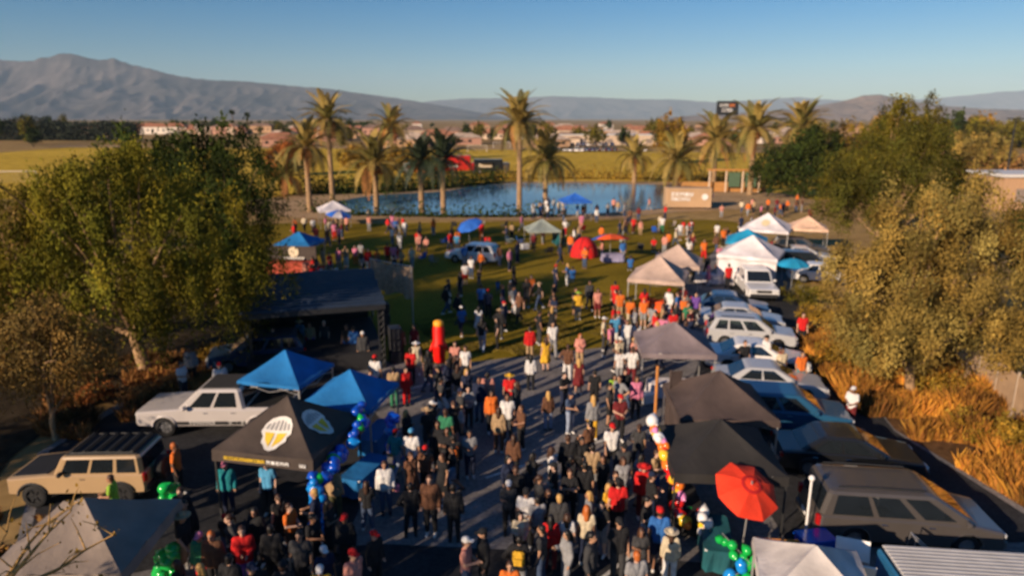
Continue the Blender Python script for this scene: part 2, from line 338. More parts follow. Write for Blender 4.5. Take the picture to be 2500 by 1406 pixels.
for k, (px, yb, d, h, rx, m, lab) in enumerate([
    (1640, 0, 190, 14, 4.0, M_gold, 'golden tree beyond the palms left of the billboard'),
    (2060, 0, 150, 12, 5.5, M_gold, 'golden broad tree beyond the dark rounded tree'),
    (2160, 0, 135, 13, 4.0, M_mid, 'narrow green tree beside the white roofed building'),
    (2270, 0, 140, 17, 3.2, M_mid, 'tallest slim tree on the right skyline'),
    (2330, 0, 120, 10, 5.0, M_oliv, 'olive tree below the slim skyline tree'),
    (2420, 0, 150, 9, 6.0, M_oliv, 'wide olive tree beside the lamp post at the right'),
    (1990, 0, 170, 11, 6.0, M_oliv, 'olive tree right of the farthest palm'),
    (2120, 0, 100, 8, 4.4, M_mid, 'green tree between the dark rounded tree and the dry olive-brown tree'),
    (2200, 0, 88, 8.5, 4.2, M_oliv, 'olive tree just behind the white canopies'),
    (700, 0, 150, 7, 4.0, M_dkg, 'dark shrubby tree behind the rust-red tree'),
    (870, 0, 170, 6, 4.6, M_gold, 'low golden tree between the leftmost palms'),
    (990, 0, 158, 6, 3.8, M_gold, 'low golden tree behind the dark palms'),
    (60, 0, 60, 6, 3.0, M_brown, 'brown leafy tree at the far left beside the field')]):
    x = (px - 1250) / FPX * d * .971
    tree(lab, (x, d), h, [(0, 0, h * .6, rx, rx * .9, h * .38), (rx * .5, 0, h * .45, rx * .7, rx * .7, h * .3), (-rx * .5, 0, h * .48, rx * .7, rx * .7, h * .3)], m, 130, 40, .007 * d ** .9 if d > 80 else .3, .5, .1, .22, seed=30 + k, nl=7)

tree('unseen tree added for shade beyond the left edge of the photograph, beside the drive', (-25.5, 16.5), 6, [(0, 0, 4.2, 3, 3, 2.2), (1, 1, 3.6, 2.4, 2.4, 1.6)], M_brown, 150, 70, .2, .3, .2, .16, seed=61)  # this tree and the next are unseen, added to shade left edge and foreground
tree('unseen tree added for shade behind the camera on the near left', (-14.2, 4.2), 8, [(0, 0, 5.6, 2.6, 2.6, 2.6), (.8, -.8, 4.4, 2.2, 2.2, 1.6)], M_mid, 170, 70, .2, .3, .2, .18, seed=62)
# shade tree and bare branches outside the lower left corner
def bare_tree(label, base, ends, seed):
    t = thing('bare_tree', label, 'tree', (base[0], base[1], 0)); mb = MB(); rr = random.Random(seed)
    b = Vector((base[0], base[1], 0)); loc = [Vector(e) - b for e in ends]
    mb.tube([(0, 0, -.1), (.1, .05, 1.8), (.2, .15, 3.4)], [.16, .12, .09], 8)
    tips = []
    for e in loc:
        s = Vector((.2, .15, rr.uniform(2.6, 3.4))); L = [s.lerp(e, i / 6) + Vector((rr.uniform(-.07, .07), rr.uniform(-.07, .07), .25 * math.sin(math.pi * i / 6) + rr.uniform(-.05, .05))) for i in range(7)]
        mb.tube(L, [.065 * (1 - .8 * i / 6) for i in range(7)], 6)
        for i in range(2, 7):
            for _ in range(2):
                q = L[i] + Vector((rr.uniform(-.5, .6), rr.uniform(-.4, .5), rr.uniform(-.1, .55))); mid = L[i].lerp(q, .5) + Vector((0, 0, .06))
                mb.tube([L[i], mid, q], [.018, .012, .005], 5); tips += [q, mid]
    mb.build('trunk', mat('golden bark', (.42, .24, .07), .85, .3, 4, .4, 20), t, True)
    n = 160; P = np.array([tuple(tips[rr.randrange(len(tips))]) for _ in range(n)]) + rng.normal(size=(n, 3)) * .07
    ob('crown', leaf_mesh('crown', P, .11, M_gold, rng.uniform(.6, 1.3, (n, 1)) * np.ones((1, 3)), .5), t)
bare_tree('nearly bare branches with golden leaves across the grey-tan canopy', (-9.6, 9.4), [(-9.0, 12.4, 4.4), (-8.0, 12.0, 3.9), (-8.3, 11.4, 4.8), (-7.4, 11.4, 3.3), (-9.9, 11.9, 4.1)], 5)

# ------------------------------------------------------------------ palms, each frond a part
M_fr = [mat('palm frond green', (.15, .13, .028), .6, .2, 1), mat('palm frond gold', (.30, .21, .05), .6, .2, 1), mat('palm frond painted shade', (.028, .042, .018), .6, .2, 1), mat('palm frond dead', (.34, .14, .035), .8, .2, 1)]
def frond(L, droop, seed, m, pairs=24):
    rr = random.Random(seed); mb = MB(); pts = []
    for i in range(9):
        t = i / 8; pts.append(Vector((L * (t - .12 * droop * t * t), 0, L * (.22 * math.sin(t * 2.2) - droop * t * t))))
    mb.tube(pts, [.045 * (1 - .85 * i / 8) for i in range(9)], 4)
    for k in range(pairs):
        t = .12 + .86 * k / (pairs - 1); i = min(7, int(t * 8)); p = pts[i].lerp(pts[i + 1], t * 8 - i); d = (pts[i + 1] - pts[i]).normalized()
        ll = L * .20 * (math.sin(math.pi * min(1, t * .8 + .18)) ** .7) * rr.uniform(.85, 1.1)
        for s in (-1, 1):
            side = Vector((0, s, 0)); tip = p + (d * .75 + side * .75 + Vector((0, 0, .22))).normalized() * ll + Vector((0, 0, -.12 * ll))
            wv = d * .055
            mb.add([p - wv, p + wv, tip.lerp(p, .4) + wv * 1.2 + Vector((0, 0, .03)), tip, tip.lerp(p, .4) - wv * 1.2], [(0, 1, 2, 3, 4)])
    return mb.mesh('frond', m)
FR = {}
for q, (L, dr) in enumerate([(3.6, .10), (3.8, .30), (3.7, .55), (3.2, .85)]):
    for c in range(4): FR[q, c] = frond(L, dr, q * 7 + c, M_fr[c])
M_pt = mat('palm trunk', (.30, .19, .10), .95, .3, 4, .9, 9)
def palm(label, base, h, r=.32, dark=False, nf=44, sc=1.0, seed=0):
    rr = random.Random(seed); t = thing('palm_tree', label, 'palm tree', (base[0], base[1], 0), rr.uniform(0, 6), 'date palms around the pond')
    mb = MB(); n = 26; pr = [(r * 1.5, -.1)]
    for i in range(n):
        z0 = (h - .3) * i / n; k = r * (1.12 - .25 * i / n); pr += [(k * .94, z0), (k * 1.07, z0 + (h - .3) / n * .8)]
    pr += [(r * 1.35, h - .25), (r * 1.5, h + .1), (r * .7, h + .5), (.02, h + .6)]
    mb.lathe(pr, n=10).build('trunk', M_pt, t, True)
    mb = MB()
    for _ in range(16):
        a = rr.uniform(0, 6.28); e = Vector((math.cos(a) * rr.uniform(.5, 1.0), math.sin(a) * rr.uniform(.5, 1.0), h - rr.uniform(.3, 1.0)))
        mb.tube([(0, 0, h), Vector((e.x * .6, e.y * .6, h - .02)), e], [.05, .04, .02], 4); mb.ball(e, (.2, .2, .28), 6, 4)
    f = mb.build('fruit_stalks', mat('orange fruit stalks', (.50, .17, .03), .7, .3, 5), t); f['kind'] = 'stuff'
    for k in range(nf):
        u = (k + .5) / nf; el = R(76 - 128 * u + rr.uniform(-8, 8)); az = k * 2.39996 + rr.uniform(-.2, .2)
        q = 0 if el > R(50) else 1 if el > R(12) else 2 if el > R(-18) else 3
        c = 2 if dark else (0 if rr.random() < .35 else 1)  # dark fronds carry the shade of the two shaded palms in their colour
        if not dark and el < R(-28) and rr.random() < .35: c = 3
        o = ob('frond', FR[q, c], t, (math.cos(az) * .15, math.sin(az) * .15, h + .15), None)
        o.rotation_mode = 'XYZ'; o.rotation_euler = (rr.uniform(-.3, .3), -max(el, R(-25)) * .85, az); o.scale = (sc * 1.25 * rr.uniform(.85, 1.1),) * 3
for k, (px, py, ty, lab, dk, sc) in enumerate([
    (813, 500, 285, 'tallest palm at the left end of the pond', 0, 1.0), (757, 518, 352, 'palm left of the tallest left palm, with a thin trunk', 0, .95),
    (957, 395, 300, 'far palm behind the pond between the left palms', 0, 1.6), (920, 518, 392, 'short full palm in front of the left part of the pond', 0, 1.1),
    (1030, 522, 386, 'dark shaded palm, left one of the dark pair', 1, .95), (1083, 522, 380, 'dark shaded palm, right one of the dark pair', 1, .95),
    (1268, 516, 292, 'tallest central palm on the near bank of the pond', 0, 1.05), (1331, 498, 382, 'shorter palm just right of the tallest central palm', 0, 1.1),
    (1548, 447, 372, 'small palm on the far bank at the right of the pond', 0, 1.0), (1648, 456, 382, 'bushy palm left of the pair of tall right palms, above the tan container', 0, 1.3),
    (1741, 456, 335, 'left one of the two tall right palms below the billboard', 0, 1.35), (1830, 476, 308, 'right one of the two tall right palms below the billboard', 0, 1.25),
    (1945, 440, 300, 'farthest palm on the right beside the dark rounded tree', 0, 1.4), (700, 480, 420, 'low palm among the trees left of the pond', 0, 1.0)]):
    g = at(px, py); h = CAM_H + math.tan(math.atan((703 - ty - 14) / FPX) - TH) * g.y
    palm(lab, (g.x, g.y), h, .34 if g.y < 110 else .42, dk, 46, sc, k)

# ------------------------------------------------------------------ far town, tree belts, field furniture
M_wall = [mat('tan stucco', (.46, .28, .16), .9, .08), mat('cream stucco', (.58, .44, .32), .9, .08), mat('pink stucco', (.50, .27, .19), .9, .08), mat('white wall', (.70, .62, .54), .9, .05)]
M_roof = [mat('clay roof', (.36, .15, .08), .9, .2, .5), mat('brown roof', (.22, .14, .10), .9, .2, .5), mat('pale roof', (.48, .36, .27), .9, .2, .5)]
M_glassd = mat('dark window glass', (.02, .025, .03), .08, .1, spec=.6)
def house(label, x, y, wd, dp, ht, wi, ri, rz, two=False, name='house'):
    t = thing(name, label, 'house', (x, y, 0), rz, 'houses of the far town')
    MB().box((0, 0, ht / 2), (wd, dp, ht)).build('wall', M_wall[wi], t)
    mb = MB(); e = .5; rh = min(wd, dp) * .27; q = max(.2, (wd - dp) / 2)
    mb.add([(-wd / 2 - e, -dp / 2 - e, ht + .01), (wd / 2 + e, -dp / 2 - e, ht + .01), (wd / 2 + e, dp / 2 + e, ht + .01), (-wd / 2 - e, dp / 2 + e, ht + .01), (-q, 0, ht + rh), (q, 0, ht + rh)], [(0, 1, 5, 4), (1, 2, 5), (2, 3, 4, 5), (3, 0, 4), (3, 2, 1, 0)])
    mb.build('roof', M_roof[ri], t)
    for k in range(int(wd // 4)):
        MB().box((-wd / 2 + 2 + k * 4, -dp / 2 - .04, ht * .55), (1.5, .1, 1.2)).build('window', M_glassd, t)
rr = random.Random(21)
sect = [(240, 'behind the big weeping tree'), (400, 'left of the rust-red tree'), (640, 'above the rust-red tree'), (760, 'left of the tallest left palm'), (900, 'between the left palms'), (1060, 'above the dark palms'), (1190, 'left of the tallest central palm'), (1330, 'right of the tallest central palm'), (1480, 'above the far parking lot'), (1620, 'left of the golden tree'), (1800, 'below the billboard'), (1e9, 'beyond the right trees')]
wn = ['tan', 'cream', 'pink', 'white']; rn = ['clay-red', 'brown', 'pale']
for k in range(118):
    px = rr.uniform(180, 1900) if k < 104 else rr.uniform(1900, 2500); d = rr.choice([330, 380, 440, 520, 640, 800]) * rr.uniform(.92, 1.1)
    if px < 640: d = max(d, 560)
    x = (px - 1250) / FPX * d * .971; wi, ri = rr.choice([0, 0, 1, 2, 2, 3]), rr.choice([0, 0, 1, 2]); two = rr.random() < .3
    sc = next(s for lim, s in sect if px < lim)
    house(f'{"two-storey" if two else "low"} {wn[wi]} house with {rn[ri]} roof {sc}', x, d, rr.uniform(10, 22), rr.uniform(8, 12), 5.6 if two else 3.2, wi, ri, rr.uniform(-.25, .25))
for lab, px, d, wd, dp, ht, wi in [('long white warehouse roof on the horizon right of the low hill', 2215, 330, 22, 14, 11, 3), ('long pale commercial building beyond the far parking lot', 1500, 330, 60, 16, 4.5, 1), ('second long commercial building right of the first, beyond the lot', 1400, 420, 50, 16, 5, 0), ('tan building at the right edge above the dark bushy tree', 2500, 96, 8, 8, 4.4, 0)]:
    t = thing('warehouse', lab, 'building', ((px - 1250) / FPX * d * .971, d, 0)); MB().box((0, 0, ht / 2), (wd, dp, ht)).build('wall', M_wall[wi], t)
    MB().box((0, 0, ht + .2), (wd + .6, dp + .6, .4)).build('roof', mat('metal roof', (.62, .6, .58), .6, .05), t)
    for k in range(int(wd // 6)): MB().box((-wd / 2 + 3 + k * 6, -dp / 2 - .05, ht * .45), (2.6, .12, ht * .4)).build('door', mat('roller door', (.25, .2, .17), .7), t)
# small trees of the town: one crown mesh per kind, shared
kinds = []
for q, (m, nm) in enumerate([(M_dkg, 'dark green'), (M_mid, 'green'), (M_gold, 'golden')]):
    P, T = crown_points([(0, 0, 4.2, 3, 3, 2.6), (1.4, 0, 3.6, 2.2, 2.2, 2), (-1.3, .3, 5, 2, 2, 1.8)], 46, 18, .5, .1, 50 + q)
    tb = MB(); limbs(tb, (0, 0, 0), (0, 0, 2.6), .22, [(1, 0, 4), (-1, 0, 4.4), (.2, .6, 5)], q)
    kinds.append((leaf_mesh('crown', P, .95, m, T, .1), tb.mesh('trunk', M_bark2, True), nm))
for k in range(120):
    px = rr.uniform(-30, 2530); d = rr.choice([300, 340, 400, 470, 560, 700, 900]) * rr.uniform(.93, 1.08)
    if 1330 < px < 1560 and d < 300: continue
    if 230 < px < 640 and d < 540: continue
    cr, tr, nm = rr.choice(kinds[:2] + kinds[:1] if px < 1700 else kinds); s = rr.uniform(.7, 1.5) * (1.25 if px > 1900 or px < 300 else 1)
    sc = next(q for lim, q in sect if px < lim)
    t = thing('town_tree', f'{nm} tree in the far town {sc}', 'tree', ((px - 1250) / FPX * d * .971, d, 0), rr.uniform(0, 6), 'trees of the far town'); t.scale = (s, s, s * rr.uniform(.8, 1.3))
    ob('crown', cr, t); ob('trunk', tr, t)
for k, px in enumerate((568, 605)):          # two thin fan palms on the skyline
    d = 420; t = thing('fan_palm', ['taller', 'shorter'][k] + ' of two thin palms on the skyline left of the tall palms', 'palm tree', ((px - 1250) / FPX * d * .971, d, 0))
    h = [15.5, 14][k]; MB().tube([(0, 0, 0), (.2, 0, h * .5), (0, 0, h)], [.5, .35, .3], 8).build('trunk', M_bark2, t, True)
    P, T = crown_points([(0, 0, h + .3, 1.5, 1.5, 1.3)], 30, 12, .3, 0, 70); ob('crown', leaf_mesh('crown', P, .9, M_dkg, T), t)
def belt(name, label, pts, h, dep, m, n, size, seed):
    g = np.random.default_rng(seed); P = []; T = []
    pts = np.array(pts, float)
    for _ in range(n):
        i = g.integers(len(pts) - 1); p = pts[i] + (pts[i + 1] - pts[i]) * g.random(); hh = h * (.75 + .35 * (noise.noise(Vector((p[0] * .06, p[1] * .06, seed))) + .5))
        k = 14; q = np.column_stack([p[0] + g.normal(size=k) * 1.2, p[1] + g.normal(size=k) * dep, g.uniform(0, hh) + g.normal(size=k) * .7]); b = g.uniform(.6, 1.3)
        P.append(q); T.append(np.full((k, 3), b) * g.uniform(.8, 1.2, (k, 1)))
    P, T = np.concatenate(P), np.concatenate(T); P[:, 2] = np.maximum(P[:, 2], .2)
    tag(ob(name, leaf_mesh(name, P, size, m, T, .1)), label, 'trees', kind='stuff')
belt('tree_belt', 'dark row of trees along the far left edge of the field', [(-330, 400), (-265, 395), (-205, 385)], 12, 3, mat('belt leaf', (.018, .026, .010), .8, .2, .6, tint=True), 1100, 1.6, 1)
belt('tree_belt', 'dark belt of trees in front of the mountains at the far left', [(-700, 800), (-430, 760), (-150, 780)], 9, 5, M_dkg, 700, 2.6, 2)
belt('tree_belt', 'golden green belt of trees on the right horizon', [(150, 290), (230, 300), (330, 310)], 11, 6, M_mid, 800, 1.7, 3)
belt('tree_belt', 'rust brown scrub belt behind the right trees', [(70, 150), (110, 150), (170, 160)], 4.5, 3, mat('scrub leaf', (.26, .13, .04), .8, .2, .6, tint=True), 520, .9, 4)
belt('hedge', 'low golden hedge on the bank behind the pond', [(-8, 139), (12, 141), (34, 139), (48, 130)], 1.2, .6, M_gold, 420, .5, 5)
belt('hedge', 'dark shrubs on the shaded far bank at the left of the pond', [(-34, 112), (-22, 114), (-12, 122), (-2, 133)], 2.2, 1.0, M_dkg, 420, .55, 6)
belt('reeds', 'dark reeds along the near edge of the pond', [(-27, 92), (-20, 86.8), (-8, 85.0), (6, 85.6)], .8, .35, M_dkg, 130, .5, 7)

# soccer goals on the far field
for k, (px, py) in enumerate([(930, 375), (1225, 362), (40, 450), (470, 398), (1165, 372)]):
    g = at(px, py); lab = ['white goal frame behind the far left palm', 'white goal frame on the far field left of the tallest central palm', 'white goal frame on the field at the left edge', 'white goal frame near the dirt road behind the big weeping tree', 'farther white goal frame left of the tallest central palm'][k]
    t = thing('soccer_goal', lab, 'goal', (g.x, g.y, 0), .2, 'goals on the far field')
    MB().tube([(-3.6, 0, 0), (-3.6, 0, 2.4)], .09, 6).build('post', M_wall[3], t); MB().tube([(3.6, 0, 0), (3.6, 0, 2.4)], .09, 6).build('post', M_wall[3], t)
    MB().tube([(-3.6, 0, 2.4), (3.6, 0, 2.4)], .09, 6).build('crossbar', M_wall[3], t)
    mb = MB()
    for i in range(13): x = -3.6 + i * .6; mb.tube([(x, .02, 2.4), (x, 1.6, 0)], .015, 3)
    for i in range(6): mb.tube([(-3.6, 1.6 * i / 6, 2.4 - 2.4 * i / 6), (3.6, 1.6 * i / 6, 2.4 - 2.4 * i / 6)], .015, 3)
    mb.build('net', M_wall[3], t)

# billboard
def marks(w, h, n, seed, gap=.3):            # a row of illegible, letter-like strokes in the xz plane
    r_ = random.Random(seed); mb = MB(); cw = w / n
    for i in range(n):
        x0 = -w / 2 + cw * i; ww = cw * (1 - gap); th = ww * .3
        mb.box((x0 + th / 2, 0, 0), (th, .02, h))
        k = r_.randint(0, 3)
        if k != 1: mb.box((x0 + ww / 2 + .001, 0, h / 2 - th / 2), (ww, .018, th))
        if k != 0: mb.box((x0 + ww / 2 + .001, 0, -h / 2 + th / 2), (ww, .016, th))
        if k != 2: mb.box((x0 + ww - th / 2, 0, 0), (th, .022, h))
        if k == 3: mb.box((x0 + ww / 2, 0, 0), (ww, .014, th))
    return mb
M_dark = mat('black metal', (.02, .021, .024), .5, .2); M_white = mat('white paint', (.78, .76, .73), .5, .05); M_or = mat('orange paint', (.8, .22, .04), .5, .05)
g = at(1775, 345); d = g.y; bx = (1774 - 1250) / FPX * d * .971
t = thing('billboard', 'dark billboard with white and orange lettering on a pole above the palms', 'billboard', (bx, d, 0))
bw, bh = 52 / FPX * d, 32 / FPX * d; bz = CAM_H + (290 - 266) / FPX * d
MB().rbox((0, 0, bz), (bw, .8, bh), .12).build('panel', M_dark, t); MB().tube([(0, .6, 0), (0, .6, bz)], .45, 10).build('pole', M_dark, t)
for nm, x, z, w_, h_, n, m in [('lettering', -bw * .16, bh * .2, bw * .4, bh * .2, 4, M_white), ('lettering', bw * .22, bh * .2, bw * .28, bh * .2, 3, M_or), ('lettering', 0, -bh * .15, bw * .5, bh * .24, 5, M_white)]:
    o = marks(w_, h_, n, n).build(nm, m, t); o.location = (x, -.43, bz + z)
# lamp posts at right
for k, (px, py, h) in enumerate([(2450, 470, 12), (2075, 440, 9)]):
    g = at(px, py); t = thing('lamp_post', ['tall twin-headed lamp post at the right above the scrub', 'thin lamp post among the golden trees right of centre'][k], 'lamp post', (g.x, g.y, 0))
    MB().tube([(0, 0, 0), (0, 0, h)], [.18, .1], 8).build('pole', M_dark, t)
    for s in (-1, 1): MB().rbox((s * .9, 0, h), (1.2, .4, .18), .05).build('lamp_head', M_dark, t)
    MB().tube([(-.6, 0, h - .02), (.6, 0, h - .02)], .06, 6).build('arm', M_dark, t)

# ------------------------------------------------------------------ vehicles
M_tyre = mat('tyre rubber', (.015, .015, .016), .85, .2, 8); M_rim = mat('alloy rim', (.35, .35, .36), .35, .1, metal=.8); M_rimd = mat('dark rim', (.05, .05, .052), .4, .1, metal=.5)
M_glass = mat('car glass', (.012, .016, .02), .05, .1, spec=.7, coat=.4); M_plas = mat('black plastic trim', (.02, .02, .021), .6, .1)
M_hl = mat('headlamp lens', (.55, .55, .55), .12, .1, spec=.7); M_tl = mat('tail lamp lens', (.35, .01, .01), .2, .1, spec=.6); M_chr = mat('chrome', (.6, .6, .6), .15, .05, metal=1); M_am = mat('amber lens', (.7, .2, .02), .2)
def paint(name, c, rough=.28): return mat('paint ' + name, c, rough, .05, 1.2, spec=.5, coat=.5)
M_int = mat('car interior', (.03, .028, .026), .8)
OBST = []
def wheel_mesh(r, wd, rim):
    key = (r, wd, rim.name)
    if key not in WH:
        a = MB().lathe([(r * .62, -wd / 2), (r * .93, -wd / 2), (r, -wd * .36), (r, wd * .36), (r * .93, wd / 2), (r * .62, wd / 2), (r * .6, 0), (r * .62, -wd / 2)], n=22, axis='y').mesh('tyre', M_tyre, True)
        b = MB().lathe([(.01, -wd * .36), (r * .16, -wd * .38), (r * .2, -wd * .3), (r * .62, -wd * .3), (r * .64, -wd * .46), (r * .64, wd * .4), (.01, wd * .4)], n=18, axis='y')
        for k in range(6):
            an = k * math.pi / 3; M = Matrix.Rotation(an, 3, 'Y'); b.box(M @ Vector((r * .38, -wd * .36, 0)), (r * .5, wd * .1, r * .13), tilt=M)
        WH[key] = (a, b.mesh('rim', rim))
    return WH[key]
WH = {}
TYPES = dict(
 offroad=dict(L=4.75, W=1.92, wb=2.95, r=.43, ww=.29, sill=.55, top=[(2.3, .78), (2.3, 1.08), (1.0, 1.2), (.95, 1.2), (-2.3, 1.2), (-2.33, .7)], cab=(.78, -2.25), rf=(.42, -2.2), bz=1.195, rz=1.86, wt=.86, panes=[(.04, .36), (.40, .68), (.73, .97)]),
 pickup=dict(L=5.8, W=1.98, wb=3.6, r=.40, ww=.27, sill=.48, top=[(2.88, .62), (2.86, 1.02), (1.2, 1.14), (-2.86, 1.12), (-2.9, .6)], cab=(1.3, -1.3), rf=(.45, -1.15), bz=1.125, rz=1.90, wt=.80, panes=[(.10, .46), (.52, .92)]),
 minivan=dict(L=5.1, W=1.98, wb=3.0, r=.35, ww=.23, sill=.32, top=[(2.5, .5), (2.42, .82), (1.55, 1.0), (-2.45, 1.04), (-2.55, .5)], cab=(1.75, -2.48), rf=(.55, -2.25), bz=1.0, rz=1.76, wt=.80, panes=[(.08, .30), (.36, .62), (.66, .95)]),
 crossover=dict(L=4.6, W=1.86, wb=2.68, r=.35, ww=.23, sill=.36, top=[(2.28, .55), (2.2, .88), (1.15, 1.0), (-2.2, 1.06), (-2.3, .55)], cab=(1.25, -2.2), rf=(.35, -1.85), bz=1.01, rz=1.66, wt=.78, panes=[(.10, .40), (.45, .70), (.74, .95)]),
 sedan=dict(L=4.75, W=1.84, wb=2.8, r=.34, ww=.22, sill=.30, top=[(2.36, .5), (2.25, .74), (1.2, .9), (-1.5, .96), (-2.28, .92), (-2.36, .5)], cab=(1.2, -1.75), rf=(.25, -.95), bz=.915, rz=1.44, wt=.74, panes=[(.12, .50), (.54, .90)]),
)
def car(kind, label, x, y, head, pm, rim=None, rack=False, name=None, group=None, simple=False, cat=None, roofm=None, cover=None):
    T = TYPES[kind]; L, W, wb, r, ww = T['L'], T['W'], T['wb'], T['r'], T['ww']; rim = rim or M_rim
    name = name or {'pickup': 'pickup_truck', 'minivan': 'minivan', 'offroad': 'off_road_car', 'sedan': 'parked_car', 'crossover': 'parked_car'}[kind]
    t = thing(name, label, cat or {'pickup': 'pickup truck', 'minivan': 'minivan'}.get(kind, 'car'), (x, y, .04), R(head), group or 'vehicles parked beside the plaza')
    OBST.append((x, y, R(head), L / 2 + .25, W / 2 + .25))
    # lower body: side outline with wheel arches, swept across the width
    out = list(T['top']); sill = T['sill']; ra = r * 1.18
    bot = []
    for wx in (-wb / 2, wb / 2):
        k = math.sqrt(max(0, ra * ra - (sill - r) ** 2)); a0 = math.atan2(sill - r, -k); a1 = math.atan2(sill - r, k)
        if a0 < 0: a0 += 2 * math.pi
        for i in range(9):
            a = a0 + (a1 - a0) * i / 8; bot.append((wx + ra * math.cos(a), r + ra * math.sin(a)))
    poly = out + [(-L / 2 + .06, sill + .02)] + bot + [(L / 2 - .06, sill + .02)]
    n = len(poly); mb = MB(); ys = [(-W / 2, .05), (-W / 2 + .05, .0), (-W / 2 + .16, -.012), (W / 2 - .16, -.012), (W / 2 - .05, 0), (W / 2, .05)]
    cz = sum(p[1] for p in poly) / n; vs = []
    for yy, ins in ys:
        for (px_, pz) in poly:
            ex = px_ * (1 - ins * .45); ez = pz - ins * .9 if pz > cz + .15 else pz
            if abs(yy) < W / 2 - .1 and pz <= r * 2.3 and (px_, pz) in bot: pass
            vs.append((ex, yy, ez))
    fs = [tuple(range(n))[::-1], tuple(range(n * 5, n * 6))]
    for j in range(5):
        for i in range(n): fs.append((j * n + i, j * n + (i + 1) % n, (j + 1) * n + (i + 1) % n, (j + 1) * n + i))
    mb.add(vs, fs).build('body', pm, t)
    # cabin
    (c0, c1), (r0, r1), bz, rz, wt = T['cab'], T['rf'], T['bz'], T['rz'], T['wt']; hb = W / 2 - .06; ht = hb * wt / .86 * .97
    def sec(f): return c0 + (r0 - c0) * f, c1 + (r1 - c1) * f, hb + (ht - hb) * f, bz + (rz - bz) * f
    vs = []
    for f, ins in ((0, 0), (.86, 0), (.96, .035), (1, .14)):
        a, b, h_, z = sec(f); q = .10
        a -= ins; b += ins; h_ -= ins
        vs += [(a - q, -h_, z), (a, -h_ + q, z), (a, h_ - q, z), (a - q, h_, z), (b + q, h_, z), (b, h_ - q, z), (b, -h_ + q, z), (b + q, -h_, z)]
    fs = [tuple(range(24, 32))]
    for j in range(3):
        for i in range(8): fs.append((j * 8 + i, j * 8 + (i + 1) % 8, j * 8 + 8 + (i + 1) % 8, j * 8 + 8 + i))
    MB().add(vs, [f[::-1] for f in fs[1:17]] + [fs[0]] + fs[17:]).build('cabin', pm, t)
    if roofm: MB().rbox(((r0 + r1) / 2, 0, rz + .012), (r0 - r1 - .2, ht * 2 - .22, .06), .02).build('roof', roofm, t)
    f0, f1 = .10, .84
    def side(s, u, f):
        a, b, h_, z = sec(f); a -= .16; b += .12
        return Vector((a + (b - a) * u, s * (h_ + .012), z))
    for s in (-1, 1):
        for (u0, u1) in T['panes']:
            q = [side(s, u0, f0), side(s, u1, f0), side(s, u1, f1), side(s, u0, f1)]
            if s > 0: q = q[::-1]
            th_ = Vector((0, s * .03, 0)); MB().add(q + [p - th_ for p in q], [(0, 1, 2, 3), (4, 5, 1, 0), (5, 6, 2, 1), (6, 7, 3, 2), (7, 4, 0, 3)]).build('side_window', M_glass, t)
    for nm, kx, sg in (('windscreen', 0, 1), ('rear_window', 1, -1)):
        q = []
        for f, sg2 in ((f0, -1), (f0, 1), (f1, 1), (f1, -1)):
            s4 = sec(f); q.append(Vector((s4[kx] + sg * .015, sg2 * (s4[2] - .14), s4[3])))
        if sg < 0: q = q[::-1]
        th_ = Vector((sg * .03, 0, 0)); MB().add(q + [p - th_ for p in q], [(0, 1, 2, 3), (4, 5, 1, 0), (5, 6, 2, 1), (6, 7, 3, 2), (7, 4, 0, 3)]).build(nm, M_glass, t)
    ty, ri = wheel_mesh(r, ww, rim)
    for sx in (-1, 1):
        for sy in (-1, 1):
            wo_ = ob('wheel', ty, t, (sx * wb / 2, sy * (W / 2 - ww / 2 - .02), r), (0, 0, 0 if sy < 0 else math.pi)); ob('rim', ri, wo_)
            mb = MB()                          # arch lining and flare
            pts = [(sx * wb / 2 + ra * math.cos(a), sy * (W / 2 + .005), r + ra * math.sin(a)) for a in np.linspace(.15, math.pi - .15, 11)]
            mb.tube(pts, .045 if kind in ('offroad', 'pickup') else .02, 6).build('wheel_arch', M_plas if kind == 'offroad' else pm, t, True)
    fr, bk = T['top'][0][0], T['top'][-1][0]; zl = T['top'][1][1]
    for s in (-1, 1):
        MB().rbox((fr - .04, s * (W / 2 - .27), zl - .12), (.16, .40, .15), .04).build('headlight', M_hl, t)
        MB().rbox((bk + .05, s * (W / 2 - .12), bz - .14), (.14, .2, .34 if kind != 'sedan' else .18), .04).build('taillight', M_tl, t)
        MB().rbox((c0 - .35, s * (W / 2 + .09), bz + .1), (.14, .22, .16), .04).build('mirror', pm if kind != 'offroad' else M_plas, t)
        for u in T['panes'][:2]:
            p = side(s, u[1], 0); MB().rbox((p.x + .12, s * (W / 2 - .015), bz - .14), (.2, .05, .04), .012).build('door_handle', M_chr if kind != 'offroad' else M_plas, t)
    MB().rbox((fr - .02, 0, sill + .12), (.2, W * .92, .26), .05).build('front_bumper', M_plas if kind in ('offroad', 'pickup') else pm, t)
    MB().rbox((bk + .02, 0, sill + .12), (.2, W * .92, .24), .05).build('rear_bumper', M_plas if kind in ('offroad',) else pm, t)
    MB().rbox((fr - .01, 0, zl - .14), (.08, W * .5, .2), .03).build('grille', M_plas, t)
    MB().rbox((bk - .09, 0, sill + .3), (.03, .34, .16), .008).build('licence_plate', M_white, t)
    if rack:
        for s in (-1, 1): MB().tube([(r0 - .25, s * ht * .84, rz + .07), ((r0 + r1) / 2, s * ht * .84, rz + .09), (r1 + .25, s * ht * .84, rz + .07)], .025, 6).build('roof_rail', M_plas, t)
        if rack == 2:
            for k in range(6): MB().box((r0 - .3 - k * (r0 - r1 - .6) / 5, 0, rz + .11), (.09, ht * 1.62, .05)).build('roof_bar', M_plas, t)
    if kind == 'offroad':
        wo_ = ob('spare_wheel', ty, t, (-L / 2 - .2, .1, 1.05), (0, 0, R(90))); ob('rim', ri, wo_)
